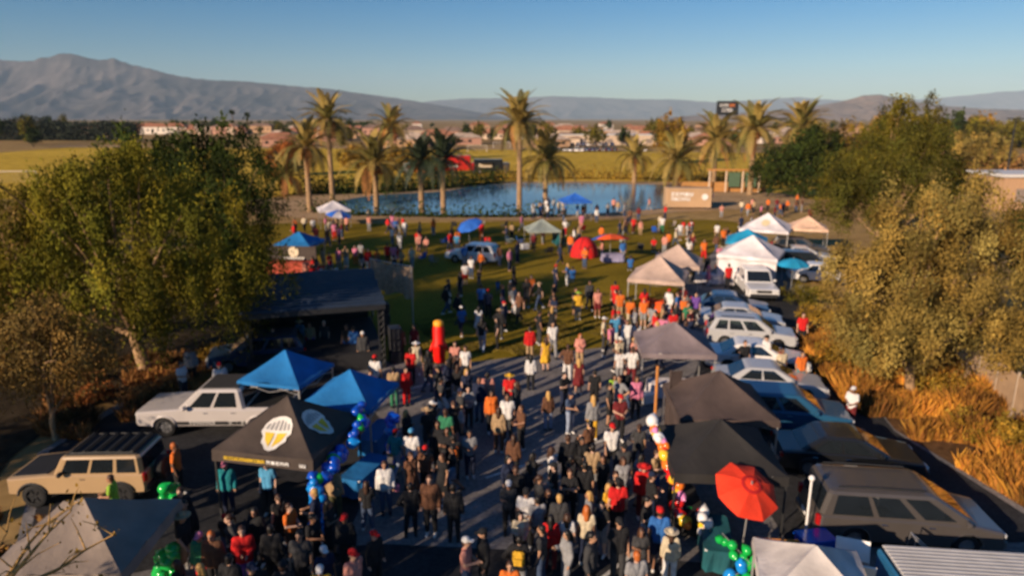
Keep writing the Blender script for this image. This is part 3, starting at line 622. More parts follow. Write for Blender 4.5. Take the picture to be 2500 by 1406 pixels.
    if kind == 'pickup':
        bl = (-1.36, -2.82)
        MB().box(((bl[0] + bl[1]) / 2, 0, 1.127), (bl[0] - bl[1], W - .34, .03)).build('bed_cover' if cover else 'bed_floor', cover or M_plas, t)
        for s in (-1, 1): MB().rbox(((bl[0] + bl[1]) / 2, s * (W / 2 - .10), 1.145), (bl[0] - bl[1], .1, .06), .02).build('bed_rail', pm, t)
        MB().rbox((-2.84, 0, 1.1), (.07, W - .3, .1), .02).build('tailgate', pm, t)
    return t
P_gold = paint('sand gold', (.44, .295, .16)); P_wh = paint('white', (.70, .68, .66)); P_slv = paint('silver', (.42, .42, .43)); P_blk = paint('black', (.012, .013, .015)); P_gry = paint('charcoal', (.07, .062, .058)); P_navy = paint('navy', (.012, .035, .09)); P_blue = paint('steel blue', (.018, .085, .17)); P_red = paint('red', (.45, .02, .015))
car('offroad', 'boxy gold off-road car with dark reflections painted on hood and roof at the lower left', -13.75, 20.25, 182, P_gold, M_rimd, rack=2, roofm=M_dark).scale = (.92, .92, .92)
hood = bpy.context.scene.objects.get('off_road_car'); MB().add([(2.22, -.74, 1.12), (2.22, .74, 1.12), (.98, .8, 1.235), (.98, -.8, 1.235), (2.22, -.74, 1.05), (2.22, .74, 1.05), (.98, .8, 1.17), (.98, -.8, 1.17)], [(0, 1, 2, 3), (4, 0, 3, 7), (1, 5, 6, 2), (4, 5, 1, 0), (3, 2, 6, 7)]).build('hood_reflection', M_dark, hood)  # dark hood and roof colour paints the trees reflected in the bodywork
car('pickup', 'pale silver-white pickup truck with lettered side behind the emblem canopy', -11.6, 25.3, 181, paint('silver white', (.50, .46, .44)), cover=M_plas, roofm=mat('roof dark reflection', (.05, .047, .045), .4))  # dark roof panel paints the reflection of dark trees
pk = bpy.context.scene.objects.get('pickup_truck')
for x, w_, n in ((.35, 1.0, 8), (-1.1, .9, 6)):
    o = marks(w_, .13, n, n + 3).build('lettering', M_white, pk); o.location = (x, .985, .60); o.rotation_euler = (0, 0, math.pi)
MB().rbox((.1, .95, .58), (3.0, .09, .2), .03).build('side_step', M_plas, pk)
car('crossover', 'dark navy car half hidden behind the left blue canopy', -12.6, 32.2, 195, P_navy, rack=1)
car('minivan', 'dark charcoal minivan at the lower right beside the orange umbrella', 11.35, 17.95, -7, P_gry, rack=1)
car('sedan', 'black car parked behind the minivan, nose to the dry slope', 11.7, 21.9, -9, P_blk)
car('crossover', 'steel-blue car with its roof showing right of the brown canopy', 10.9, 25.2, -10, P_blue)
car('sedan', 'pale silver car in front of the white car, behind the mauve canopy', 11.4, 28.6, -11, P_slv)
car('sedan', 'white car with black windows right of the mauve canopy', 12.0, 31.8, -12, P_wh, M_rimd)
car('crossover', 'silver car with roof rails above the white car', 12.9, 35.4, -13, P_slv, rack=1)
car('sedan', 'dark blue car with open hatch right of the tan canopies', 13.6, 41.3, -15, P_navy)
car('sedan', 'silver-grey car between the silver car with rails and the tan canopies', 13.4, 38.5, -14, P_slv)
car('pickup', 'white pickup truck facing the camera below the white canopies', 17.0, 46.5, -97, P_wh)
car('sedan', 'white car beside the blue umbrella near the dry tree', 23.4, 50.3, -15, P_wh)
car('crossover', 'black car behind the larger white canopy', 23.6, 54.0, -15, P_blk)
car('sedan', 'silver car in the row behind the white canopies', 24.9, 57.3, -15, P_slv)
car('crossover', 'dark car next to the peach canopy', 25.8, 60.5, -15, P_gry)
car('crossover', 'small white buggy with open sides on the shaded lawn', -3.3, 57.6, 160, P_wh, name='utility_buggy')
# far parking lot and the red truck
rr = random.Random(4); pal = [(P_wh, 'white'), (P_wh, 'white'), (P_slv, 'silver'), (P_blk, 'black'), (P_gry, 'dark grey'), (P_navy, 'navy')]
protos = {}
for k in range(24):
    px = 1352 + (k % 13) * 13.5 + rr.uniform(-2, 2) + (6 if k >= 13 else 0); py = 371 if k < 13 else 357; g = at(px + (60 if k == 12 else 0), py)
    pm, cn = rr.choice(pal); kd = rr.choice(['sedan', 'crossover', 'minivan']); rw = 'front' if k < 13 else 'rear'
    lab = f'{cn} {"van" if kd == "minivan" else "car"} in the {rw} row of the far parking lot'
    if (kd, cn) not in protos:
        protos[kd, cn] = car(kd, lab, g.x, g.y, 80 + rr.uniform(-6, 6), pm, name='lot_car', group='cars in the far parking lot')
    else:
        c = copy_tree(protos[kd, cn]); c.location = (g.x, g.y, .03); c.rotation_euler = (0, 0, R(80 + rr.uniform(-6, 6))); c['label'] = lab; c['group'] = 'cars in the far parking lot'
def truck(label, px, py, ln, h, m, m2, mk=None):
    g = at(px, py); t = thing('box_truck', label, 'truck', (g.x, g.y, 0), R(4), 'food trucks behind the pond')
    MB().rbox((0, 0, .7 + h / 2), (ln, 2.4, h), .12).build('body', m, t); MB().rbox((ln / 2 + .75, 0, 1.5), (1.6, 2.2, 1.9), .25).build('cab', m2, t)
    MB().box((ln / 2 + 1.57, 0, 1.9), (.04, 1.8, .7)).build('windscreen', M_glass, t); MB().rbox((-ln * .1, -1.22, 1.9), (ln * .45, .06, .9), .02).build('serving_window', mk or M_glass, t)
    MB().add([(-ln * .33, -1.25, 2.5), (ln * .13, -1.25, 2.5), (ln * .13, -2.1, 2.3), (-ln * .33, -2.1, 2.3), (-ln * .33, -1.25, 2.55), (ln * .13, -1.25, 2.55), (ln * .13, -2.1, 2.35), (-ln * .33, -2.1, 2.35)], [(4, 5, 6, 7), (3, 2, 1, 0), (3, 7, 6, 2)]).build('awning', m, t)
    ty, ri = wheel_mesh(.45, .3, M_rim)
    for sx in (-ln * .3, ln / 2 + .6):
        for sy in (-1, 1): o = ob('wheel', ty, t, (sx, sy * 1.05, .45), (0, 0, 0 if sy < 0 else math.pi)); ob('rim', ri, o)
    return t
truck('bright red food truck behind the pond', 1108, 424, 7.6, 3.3, P_red, P_red, M_white); truck('dark food truck with a pale round window right of the red truck', 1192, 424, 6.5, 2.5, P_blk, P_gry, mat('cream paint', (.6, .5, .38), .6))
truck('grey van with a red stripe left of the dark palms behind the pond', 1010, 428, 4.0, 2.0, P_slv, P_slv, P_red)

# ------------------------------------------------------------------ canopies, umbrellas, stage
M_leg = mat('canopy leg steel', (.45, .44, .43), .45, .1, metal=.6); M_legd = mat('canopy leg black', (.03, .03, .03), .5, .1)
def fabric(n, c): return mat('fabric ' + n, c, .85, .10, 1.2, .6, 3.5, scale2=.7)
F = dict(black=fabric('black', (.022, .020, .019)), brown=fabric('brown black', (.075, .052, .045)), royal=fabric('royal blue', (.008, .155, .42)), tan=fabric('tan', (.48, .35, .285)), mauve=fabric('mauve grey', (.21, .165, .17)),
         white=fabric('white', (.68, .63, .64)), grey=fabric('grey tan', (.245, .195, .16)), peach=fabric('peach', (.70, .46, .32)), cyan=fabric('cyan blue', (.01, .27, .48)), lgrey=fabric('light grey', (.58, .53, .50)), green=fabric('grey green', (.30, .34, .30)), teal=fabric('teal', (.01, .10, .12)), red=fabric('red', (.62, .012, .012)), redor=fabric('red orange', (.85, .045, .012)), orange=fabric('orange', (.85, .10, .015)), blue=fabric('blue', (.02, .13, .55)), lime=fabric('lime', (.30, .60, .04)), purple=fabric('purple grey', (.28, .26, .40)), yellow=fabric('yellow', (.75, .45, .03)), logo=fabric('logo brown black', (.060, .044, .036)))
LAND = []
def canopy(label, x, y, rz, m, s=3.1, eave=2.15, rise=1.05, val=.28, legs=True, lm=None, seed=0, sides=(), phrase=None, name='canopy_tent', wave=.06):
    t = thing(name, label, 'canopy', (x, y, .03), R(rz), 'pop-up canopies'); rr = random.Random(seed); h = s / 2
    def surf(px_, py_):
        q = max(abs(px_), abs(py_)) / h; k = min(abs(px_), abs(py_)) / max(1e-6, max(abs(px_), abs(py_)))
        return eave + rise * (1 - q) ** 1.12 - .12 * (1 - k * k) * 4 * q * (1 - q) * rise
    mb = MB(); nu, nm = 8, 8
    for face in range(4):
        M = Matrix.Rotation(face * math.pi / 2, 3, 'Z'); vs = []; fs = []
        for j in range(nm + 1):
            q = j / nm * .985 + .015
            for i in range(nu + 1):
                u = -1 + 2 * i / nu; px_, py_ = u * q * h, -q * h
                z = surf(px_, py_) + (rr.uniform(-1, 1) * wave * (1 - abs(u)) * q if 0 < j else 0)
                vs.append(M @ Vector((px_, py_, z)))
        for j in range(nm):
            for i in range(nu): fs.append((j * (nu + 1) + i, (j + 1) * (nu + 1) + i, (j + 1) * (nu + 1) + i + 1, j * (nu + 1) + i + 1))
        mb.add(vs, fs)
    top = mb.build('canopy', m, t, True)
    for face in range(4):
        M = Matrix.Rotation(face * math.pi / 2, 3, 'Z'); vs = []; n = 10
        for i in range(n + 1):
            u = -1 + 2 * i / n; vs += [M @ Vector((u * h, -h - .004, eave + .005)), M @ Vector((u * h * 1.004, -h - .02 - rr.uniform(0, .02), eave - val - rr.uniform(0, .015)))]
        MB().add(vs, [(2 * i, 2 * i + 1, 2 * i + 3, 2 * i + 2) for i in range(n)]).build('valance', m, t, True)
    if legs:
        for sx in (-1, 1):
            for sy in (-1, 1):
                MB().box((sx * (h - .05), sy * (h - .05), eave / 2 - .05), (.05, .05, eave - .06)).box((sx * (h - .05), sy * (h - .05), .015), (.14, .14, .02)).build('leg', lm or M_leg, t)
        for face in range(4):
            M = Matrix.Rotation(face * math.pi / 2, 3, 'Z'); mb = MB()
            for a, b in (((-1, .0), (0, -.32)), ((0, -.32), (1, 0)), ((-1, -.32), (0, 0)), ((0, 0), (1, -.32))): mb.tube([M @ Vector((a[0] * (h - .06), -h + .07, eave - .06 + a[1])), M @ Vector((b[0] * (h - .06), -h + .07, eave - .06 + b[1]))], .014, 4)
            mb.build('truss', lm or M_leg, t)
    for face, ms, lo in sides:
        M = Matrix.Rotation(face * math.pi / 2, 3, 'Z'); vs = []; n = 12
        for i in range(n + 1):
            u = -1 + 2 * i / n; o_ = .04 * math.sin(i * 2.3); vs += [M @ Vector((u * (h - .08), -h + .12 + o_, eave - .03)), M @ Vector((u * (h - .08), -h + .12 + o_ * 1.6, lo))]
        MB().add(vs, [(2 * i, 2 * i + 1, 2 * i + 3, 2 * i + 2) for i in range(n)]).build('side_wall', ms, t, True)
    if phrase: LAND.append((Vector((x, y, 1.5)), phrase))
    t['_s'] = s
    return t, surf, h
def on_face(surf, pts, face, off=.02):
    M = Matrix.Rotation(face * math.pi / 2, 3, 'Z'); out = []
    for (a, b) in pts:
        z = surf(a, b); n = Vector((0, -.45, .9)).normalized(); out.append(M @ (Vector((a, b, z)) + n * off))
    return out
def fan(t, surf, face, pts, off, m, name):
    n = len(pts); cx, cy = sum(p[0] for p in pts) / n, sum(p[1] for p in pts) / n; vs = []; K = 5
    for k in range(1, K + 1): vs += [(cx + (p[0] - cx) * k / K, cy + (p[1] - cy) * k / K) for p in pts]
    vs = on_face(surf, vs + [(cx, cy)], face, off); fs = [(i, (i + 1) % n, n * K) for i in range(n)]
    for k in range(K - 1): fs += [(k * n + i, k * n + n + i, k * n + n + (i + 1) % n, k * n + (i + 1) % n) for i in range(n)]
    return MB().add(vs, fs).build(name, m, t)
def emblem(t, surf, h, face, cx, cy, sc):
    def ring(rx, ry, ox, oy, n=18, jag=0): return [(cx + sc * (ox + rx * math.cos(2 * math.pi * i / n) * (1 + jag * (i % 2))), cy + sc * (oy + ry * math.sin(2 * math.pi * i / n) * (1 + jag * (i % 2)))) for i in range(n)]
    mw, mg, my = mat('emblem white', (.72, .68, .62), .8), mat('emblem grey', (.30, .29, .28), .8), mat('emblem gold', (.75, .50, .04), .8)
    e = fan(t, surf, face, [(cx + sc * x, cy + sc * y) for x, y in ((-.5, .02), (-.44, .22), (-.3, .38), (-.1, .46), (.12, .46), (.32, .38), (.45, .22), (.5, .0), (.40, -.08), (.42, -.2), (.3, -.3), (.2, -.46), (.04, -.54), (-.12, -.5), (-.24, -.36), (-.36, -.28), (-.38, -.1))], .03, mw, 'emblem')
    for i in range(6):
        a = -.40 + i * .145; fan(e, surf, face, [(cx + sc * a, cy + sc * .10), (cx + sc * (a + .075), cy + sc * .10), (cx + sc * (a + .075) * .85, cy + sc * (.38 - abs(a + .04) * .35)), (cx + sc * a * .85, cy + sc * (.38 - abs(a) * .35))], .042, mg, 'emblem_stripe')
    for s in (-1, 1): fan(e, surf, face, [(cx + sc * s * .05, cy + sc * .02), (cx + sc * s * .36, cy + sc * .02), (cx + sc * s * .26, cy - sc * .2), (cx + sc * s * .06, cy - sc * .40)], .042, my, 'emblem_wing')
# left row
logo, lsurf, lh = canopy('dark brown canopy with white and gold emblem and lettered front', -7.05, 20.0, -12, F['logo'], 3.3, 2.35, 1.2, .34, seed=1, phrase='the emblem canopy', lm=M_legd)
emblem(logo, lsurf, lh, 0, .1, -.95, 1.0); emblem(logo, lsurf, lh, 1, 0, -.95, .95)
for x, w_, n, m in ((-.55, 1.35, 16, mat('emblem gold', (.75, .5, .04))), (.55, .75, 5, M_white), (1.35, .22, 2, M_white)):
    o = marks(w_, .10, n, n + 1, .25).build('lettering', m, logo); o.location = (x, -lh - .05, 2.16)
canopy('grey-tan canopy with branch shadows in the lower left corner', -10.35, 14.8, 2, F['grey'], 3.1, 2.1, 1.0, .26, seed=2, phrase='the grey-tan canopy')
canopy('royal blue canopy with a sunlit front face, the left of the two', -9.1, 26.0, -14, F['royal'], 2.7, 2.05, .95, .12, seed=3, phrase='the left blue canopy')
canopy('royal blue canopy with a sunlit front face, the right of the two', -6.0, 23.8, -12, F['royal'], 2.7, 2.05, .95, .12, seed=4, phrase='the right blue canopy')
canopy('small royal blue canopy behind the stage roof, over the food booth', -17.2, 54.6, -8, F['royal'], 3.0, 2.3, .85, .2, seed=5, phrase='the small far blue canopy')
# right row
canopy('mauve-grey canopy in the right row next to the white car', 7.3, 29.4, -4, F['mauve'], 3.2, 2.15, 1.0, .2, seed=6, phrase='the mauve canopy')
canopy('brown-black canopy in the right row behind the black canopy', 7.35, 22.75, -2, F['brown'], 3.3, 2.2, 1.15, .22, seed=7, phrase='the brown canopy', lm=M_leg, sides=((3, F['brown'], .1),))
canopy('black canopy in the right row beside the orange umbrella', 6.3, 19.05, -4, F['black'], 3.2, 2.2, 1.0, .26, seed=8, phrase='the black canopy', lm=M_legd)
canopy('tan canopy in the right row, the nearer of two', 9.5, 43.0, -19, F['tan'], 3.5, 2.2, 1.25, .22, seed=9, phrase='the nearer tan canopy')
canopy('tan canopy in the right row, the farther of two', 11.7, 47.4, -19, F['tan'], 3.3, 2.2, 1.2, .22, seed=10, phrase='the farther tan canopy')
canopy('large white canopy with a side wall behind the white pickup', 17.9, 50.2, -28, F['white'], 4.2, 2.3, 1.3, .2, seed=11, phrase='the large white canopy', sides=((0, F['white'], .1),))
w2, s2, h2 = canopy('white canopy with a round mark, farthest up the right row', 23.4, 62.2, -28, F['white'], 4.2, 2.3, 1.35, .2, seed=12, phrase='the farthest white canopy')
MB().add(on_face(s2, [(.35 * math.cos(a), -1.0 + .35 * math.sin(a)) for a in np.linspace(0, 2 * math.pi, 16, endpoint=False)], 0, .03), [tuple(range(16))]).build('emblem', mat('pale gold print', (.6, .5, .3), .8), w2)
canopy('cyan blue canopy between the two white canopies', 19.6, 56.3, -20, F['cyan'], 3.2, 2.2, .9, .2, seed=13, phrase='the cyan canopy')
canopy('peach canopy partly behind the dry olive-brown tree', 27.3, 62.6, -20, F['peach'], 3.3, 2.3, 1.0, .2, seed=14, phrase='the peach canopy')
canopy('light grey canopy at the bottom right beside the white board', 6.95, 13.75, -14, F['lgrey'], 2.4, 1.75, .78, .16, seed=15, phrase='the light grey canopy')
canopy('blue canopy at the near edge of the pond', 7.7, 83.5, 8, F['blue'], 3.4, 2.3, .9, .2, seed=16, phrase='the blue canopy by the pond')
canopy('grey-green canopy with a teal side wall in the middle of the lawn', 2.9, 65.2, 10, F['green'], 3.0, 1.7, .95, .15, seed=17, phrase='the grey-green canopy', sides=((1, F['teal'], .05),))
canopy('white and pale canopy near the left end of the pond', -20.4, 78.0, 20, F['white'], 3.4, 2.0, .9, .2, seed=18, phrase='the left pond canopy')
def umbrella(label, x, y, r, z, cols, tilt=(0, 0), n=8, rise=.45, phrase=None, name='parasol'):
    t = thing(name, label, 'umbrella', (x, y, .03), rnd.uniform(0, 1), 'umbrellas'); piv = Matrix.Rotation(tilt[0], 3, 'X') @ Matrix.Rotation(tilt[1], 3, 'Y')
    for k in range(n):
        a0, a1 = 2 * math.pi * k / n, 2 * math.pi * (k + 1) / n; vs = []; fs = []
        for j in range(6):
            q = j / 5; rr_ = r * q
            for u in range(5):
                s = u / 4; p = Vector((math.cos(a0), math.sin(a0), 0)).lerp(Vector((math.cos(a1), math.sin(a1), 0)), s) * max(rr_, .01)
                p.z = rise * (1 - q ** 1.7) - .03 * math.sin(math.pi * s) * q - (.03 if j == 5 else 0); vs.append(piv @ p + Vector((0, 0, z)))
        for j in range(5):
            for u in range(4): fs.append((j * 5 + u, j * 5 + 5 + u, j * 5 + 6 + u, j * 5 + 1 + u))
        MB().add(vs, fs).build('panel', cols[k % len(cols)], t, True)
    top = piv @ Vector((0, 0, rise)) + Vector((0, 0, z))
    MB().tube([(0, 0, 0), top + Vector((0, 0, .08))], .024, 8).build('pole', M_leg, t); MB().lathe([(.26, 0), (.26, .05), (.06, .09), (.05, .3)], n=14).build('base', M_plas, t)
    mb = MB()
    for k in range(n): a = 2 * math.pi * k / n; mb.tube([piv @ Vector((.02, 0, rise - .06)) + Vector((0, 0, z)), piv @ Vector((r * .96 * math.cos(a), r * .96 * math.sin(a), -.03)) + Vector((0, 0, z))], .008, 4)
    mb.build('ribs', M_leg, t)
    if phrase: LAND.append((Vector((x, y, 1.5)), phrase))
    return t
um = umbrella('bright red-orange umbrella with eight panels in front of the black canopy', 6.40, 16.75, .90, 2.15, [F['redor']], tilt=(.55, 0), rise=.34, phrase='the orange umbrella')
ring = MB(); tl = Matrix.Rotation(.55, 3, 'X')
def rp(r_, a_): q_ = r_ / .90; p_ = tl @ Vector((r_ * math.cos(a_), r_ * math.sin(a_), .34 * (1 - q_ ** 1.7) + .012)); return p_ + Vector((0, 0, 2.15))
for k in range(24):
    a, b = 2 * math.pi * k / 24, 2 * math.pi * (k + 1) / 24
    ring.add([rp(.20, a), rp(.28, a), rp(.28, b), rp(.20, b)], [(0, 1, 2, 3)])
ring.build('printed_ring', mat('dark red print', (.42, .01, .01), .8), um)
umbrella('blue umbrella tilted over the lawn left of the grey-green canopy', -4.1, 65.5, 1.3, 2.0, [F['blue']], (.3, -.35), phrase='the blue lawn umbrella')
umbrella('orange and blue umbrella beside the red dome tent', 8.5, 58.2, 1.7, 1.9, [F['orange'], F['orange'], F['red'], F['blue']], (-.15, .1), phrase='the orange lawn umbrella')
umbrella('cyan blue umbrella right of the white pickup', 19.6, 46.6, 1.15, 2.1, [F['cyan']], phrase='the cyan umbrella')
umbrella('white and blue umbrella at the left end of the pond', -19.2, 75.4, 1.5, 1.7, [F['blue'], F['white']], (.2, .1))
# red dome tent
g = (6.5, 60.2); t = thing('dome_tent', 'small red dome tent on the lawn', 'tent', (g[0], g[1], .03), .3); LAND.append((Vector((6.5, 60, 1)), 'the red dome tent'))
mb = MB(); vs = []; fs = []
for j in range(9):
    for i in range(24):
        a = 2 * math.pi * i / 24; q = math.pi / 2 * j / 8; k = 1 + .06 * math.cos(4 * a); vs.append((1.25 * k * math.cos(a) * math.cos(q), 1.25 * k * math.sin(a) * math.cos(q), 1.75 * math.sin(q)))
for j in range(8):
    for i in range(24): fs.append((j * 24 + i, j * 24 + (i + 1) % 24, j * 24 + 24 + (i + 1) % 24, j * 24 + 24 + i))
mb.add(vs, fs).build('shell', F['red'], t, True)
MB().add([(-.4, -1.26, .02), (.4, -1.26, .02), (.3, -1.18, .9), (0, -1.05, 1.15), (-.3, -1.18, .9)], [(0, 1, 2, 3, 4)]).build('door_flap', mat('dark red fabric', (.2, .01, .01), .9), t)
for a in (.78, 2.35): MB().tube([(1.31 * math.cos(a) * math.cos(q), 1.31 * math.sin(a) * math.cos(q), 1.78 * math.sin(q)) for q in np.linspace(0, math.pi, 13)], .02, 5).build('tent_pole', M_legd, t)

# stage with ribbed roof
st = thing('stage', 'dark stage pavilion with a ribbed blue-black roof left of the lawn', 'stage', (-10.2, 34.0, .03), R(17)); LAND.append((Vector((-9.5, 31, 1.5)), 'the stage'))
M_srf = mat('blue black sheet metal', (.016, .026, .046), .5, .2, 2, spec=.5)
sw, sd_, se = 6.6, 6.8, 3.35
for k in range(14):
    y0 = -sd_ / 2 + sd_ * k / 14; y1 = y0 + sd_ / 14; z0, z1 = se + .35 * k / 14, se + .35 * (k + 1) / 14
    mb = MB(); prof = [(y0, z0), (y0 + .06, z0 + .07), (y0 + .20, z0 + .07), (y0 + .26, z0 + .015), (y1, z1 - .01)]
    vs = [(sx * sw / 2, p[0], p[1] + d_) for d_ in (0, -.04) for sx in (-1, 1) for p in prof]; n = 5
    mb.add(vs, [(i, n + i, n + i + 1, i + 1) for i in range(4)] + [(2 * n + i + 1, 3 * n + i + 1, 3 * n + i, 2 * n + i) for i in range(4)] + [(i, i + 1, 2 * n + i + 1, 2 * n + i) for i in range(4)])
    o = mb.build('roof_panel', M_srf, st); o.location = (rnd.uniform(-.05, .05), 0, 0)
for sx in (-1, 1):
    for sy in (-1, 1):
        p = MB()
        for a, b in ((-.12, -.12), (.12, -.12), (.12, .12), (-.12, .12)): p.tube([(sx * 3.05 + a, sy * 3.1 + b, 0), (sx * 3.05 + a, sy * 3.1 + b, se - .1)], .025, 5)
        for k in range(10): z = .15 + k * .31; p.tube([(sx * 3.05 - .12, sy * 3.1 - .12, z), (sx * 3.05 + .12, sy * 3.1 - .12, z + .31)], .012, 4); p.tube([(sx * 3.05 + .12, sy * 3.1 - .12, z), (sx * 3.05 + .12, sy * 3.1 + .12, z + .31)], .012, 4)
        p.build('truss_post', M_dark, st)
MB().box((0, 0, .45), (6.2, 6.4, .9)).build('deck', mat('stage deck', (.02, .02, .022), .7), st)
for s in (-1, 1): MB().box((s * 3.2, 0, se - .16), (.06, 6.7, .26)).build('fascia', M_dark, st); MB().box((0, s * 3.35, se - .16), (6.5, .06, .26)).build('fascia', M_dark, st)
for nm, c, d_ in (('backdrop', (-3.05, .1, 2.0), (.05, 6.0, 2.2)), ('backdrop', (0, 3.1, 2.0), (5.8, .05, 2.2))): MB().box(c, d_).build(nm, F['black'], st)
for s in (-1, 1):
    sp = thing('loudspeaker', ['black loudspeaker stack at the near front corner of the stage', 'black loudspeaker stack at the far front corner of the stage'][s > 0], 'loudspeaker', tuple((Matrix.Rotation(R(17), 3, 'Z') @ Vector((3.75, s * 2.4, 0)) + Vector((-10.2, 34.0, .03)))), R(17), 'stage loudspeakers')
    for k in range(3): MB().rbox((0, 0, .32 + k * .62), (.6, .75, .58), .03).build('cabinet', M_dark, sp); MB().lathe([(.02, .0), (.24, .04), (.26, .0)], (.31, 0, .32 + k * .62), 14, axis='x').build('cone', M_plas, sp)
# tan screen on a pole right of the stage
t = thing('banner_screen', 'rippled tan fabric screen hung between two poles right of the stage', 'banner', (-7.3, 40.1, .03), R(-38)); LAND.append((Vector((-7.3, 40, 1.5)), 'the tan screen'))
mb = MB(); vs = []
for i in range(25):
    u = -1.75 + 3.5 * i / 24; o_ = .10 * math.sin(i * 1.1) + .05 * math.sin(i * 2.7); vs += [(u, o_, 3.55 - .06 * math.sin(math.pi * i / 24)), (u, o_ * 1.4, 1.75 + .15 * math.sin(i * .5))]
mb.add(vs, [(2 * i, 2 * i + 1, 2 * i + 3, 2 * i + 2) for i in range(24)]).build('fabric', mat('fabric tan slat', (.42, .29, .19), .9, .25, 5, .3, 8), t, True)
for s in (-1, 1): MB().tube([(s * 1.8, 0, 0), (s * 1.8, 0, 3.65)], .04, 8).build('pole', M_leg, t)
MB().tube([(-1.8, 0, 3.6), (1.8, 0, 3.6)], .03, 6).build('top_rail', M_leg, t)
# tan container by the pond
g = at(1682, 511); t = thing('shipping_container', 'tan container with white lettering at the right end of the pond', 'container', (g.x, g.y + 1.2, .03), R(-3)); LAND.append((Vector((g.x, g.y, 1)), 'the tan container'))
M_tanp = mat('tan paint', (.50, .33, .19), .7, .08, .5)
MB().rbox((0, 0, 1.5), (6.1, 2.4, 2.6), .04).build('body', M_tanp, t)
for k in range(20): MB().box((-2.9 + k * .305, -1.215, 1.55), (.14, .05, 2.3)).build('rib', M_tanp, t)
for s in (-1, 1): MB().box((s * 2.4, 0, .12), (.5, 2.2, .24)).build('skid', M_dark, t)
MB().box((3.08, 0, 1.5), (.06, 2.2, 2.4)).build('door', M_dark, t)
for z, n, w_ in ((2.0, 5, 3.0), (1.35, 6, 2.6)): o = marks(w_, .46, n, n, .2).build('lettering', M_white, t); o.location = (-.9 - (2.0 - z) * .3, -1.26, z)
MB().lathe([(.001, 0), (.42, 0), (.42, .03), (.001, .03)], (2.1, -1.29, 1.65), 20, axis='y').build('round_mark', M_white, t)
# food booth under the far blue canopy
t = thing('food_booth', 'dark food booth with a pale round emblem and red counter behind the stage', 'booth', (-17.3, 52.6, .03), R(-8)); LAND.append((Vector((-17.3, 52.6, 1)), 'the food booth'))
MB().rbox((0, 0, .55), (4.0, 1.2, 1.1), .04).build('counter', mat('booth red', (.42, .06, .03), .7), t); MB().rbox((0, .1, 1.75), (4.1, .12, 1.1), .03).build('sign_board', mat('booth dark', (.05, .035, .03), .7), t)
MB().lathe([(.001, 0), (.42, 0), (.42, .04), (.001, .04)], (.2, -.02, 1.85), 20, axis='y').build('round_emblem', mat('booth cream', (.65, .55, .40), .7), t)
o = marks(1.8, .18, 10, 4).build('lettering', M_white, t); o.location = (0.2, -.0, 1.36)
for s in (-1, 1): MB().tube([(s * 1.9, .1, 0), (s * 1.9, .1, 2.4)], .04, 6).build('post', M_legd, t)
# pale buildings / pergola near palms at right of the pond
g = at(1790, 470); t = thing('pergola', 'orange-tan pergola with green screens beneath the right palms', 'pergola', (g.x, g.y, 0), R(-6))
for k in range(4): MB().tube([(-4 + k * 2.7, 0, 0), (-4 + k * 2.7, 0, 3.6)], .16, 8).build('column', M_wall[1], t)
MB().box((0, 0, 3.72), (9.0, .8, .22)).build('beam', mat('orange wood', (.5, .22, .06), .8), t)
for k in (1, 2): MB().box((-4 + k * 2.7 + 1.35, .2, 2.1), (1.9, .08, 2.4)).build('screen', mat('green screen', (.07, .12, .07), .8), t)
MB().box((-1.5, 1.2, .8), (14, .5, 1.6)).build('low_wall', mat('orange wall', (.42, .20, .06), .85), t)

# ------------------------------------------------------------------ smaller things on the plaza
M_bal = {k: mat('balloon ' + k, c, .18, .05, spec=.6, coat=.3) for k, c in dict(blue=(.005, .07, .50), sky=(.01, .24, .70), green=(.01, .42, .07), white=(.8, .78, .76), orange=(.85, .2, .02), yellow=(.8, .5, .03), red=(.75, .02, .02), pink=(.75, .25, .5), lime=(.25, .6, .05)).items()}
BAL = {k: MB().lathe([(.001, -.17), (.02, -.165), (.012, -.15), (.07, -.11), (.12, -.03), (.13, .03), (.105, .1), (.06, .135), (.001, .145)], n=12).mesh('balloon', m, True) for k, m in M_bal.items()}
def garland(label, pts, cols, n, sc=1.0, seed=0, jit=.12):
    rr = random.Random(seed); b = Vector(pts[0]); t = thing('balloon_garland', label, 'balloons', (b.x, b.y, 0), 0, 'balloon decorations'); P = [Vector(p) - Vector((b.x, b.y, 0)) for p in pts]
    MB().tube(P, .012, 5).build('string', M_leg, t)
    for k in range(n):
        u = (k + .5) / n * (len(P) - 1); i = int(u); p = P[i].lerp(P[i + 1], u - i) + Vector((rr.uniform(-jit, jit), rr.uniform(-jit, jit), rr.uniform(-jit, jit)))
        o = ob('balloon', BAL[rr.choice(cols)], t, p, (rr.uniform(0, 6), rr.uniform(0, 6), 0)); o.scale = (sc * rr.uniform(.75, 1.2),) * 3
c = Matrix.Rotation(R(-12), 3, 'Z'); B = Vector((-7.05, 20.0, 0)); q = lambda x, y, z: tuple(B + c @ Vector((x, y, z)))
garland('blue and green balloon garland along the right edge of the emblem canopy', [q(1.75, -1.8, 1.5), q(1.9, -1.2, 1.9), q(1.9, 0, 2.05), q(1.85, 1.2, 2.3), q(1.6, 1.9, 2.5)], ['blue', 'blue', 'blue', 'sky', 'green', 'blue'], 44, 1.25, 1, .16)
garland('bright sky-blue balloon column at the front right leg of the emblem canopy', [q(1.75, -1.75, .25), q(1.75, -1.75, 1.1), q(1.72, -1.75, 2.0)], ['sky', 'sky', 'blue'], 26, 1.2, 2, .14)
garland('blue and yellow balloon column right of the right blue canopy', [(-4.1, 21.6, .2), (-4.15, 21.7, 1.2), (-4.1, 21.9, 2.1)], ['blue', 'blue', 'sky', 'yellow'], 26, 1.2, 3, .16)
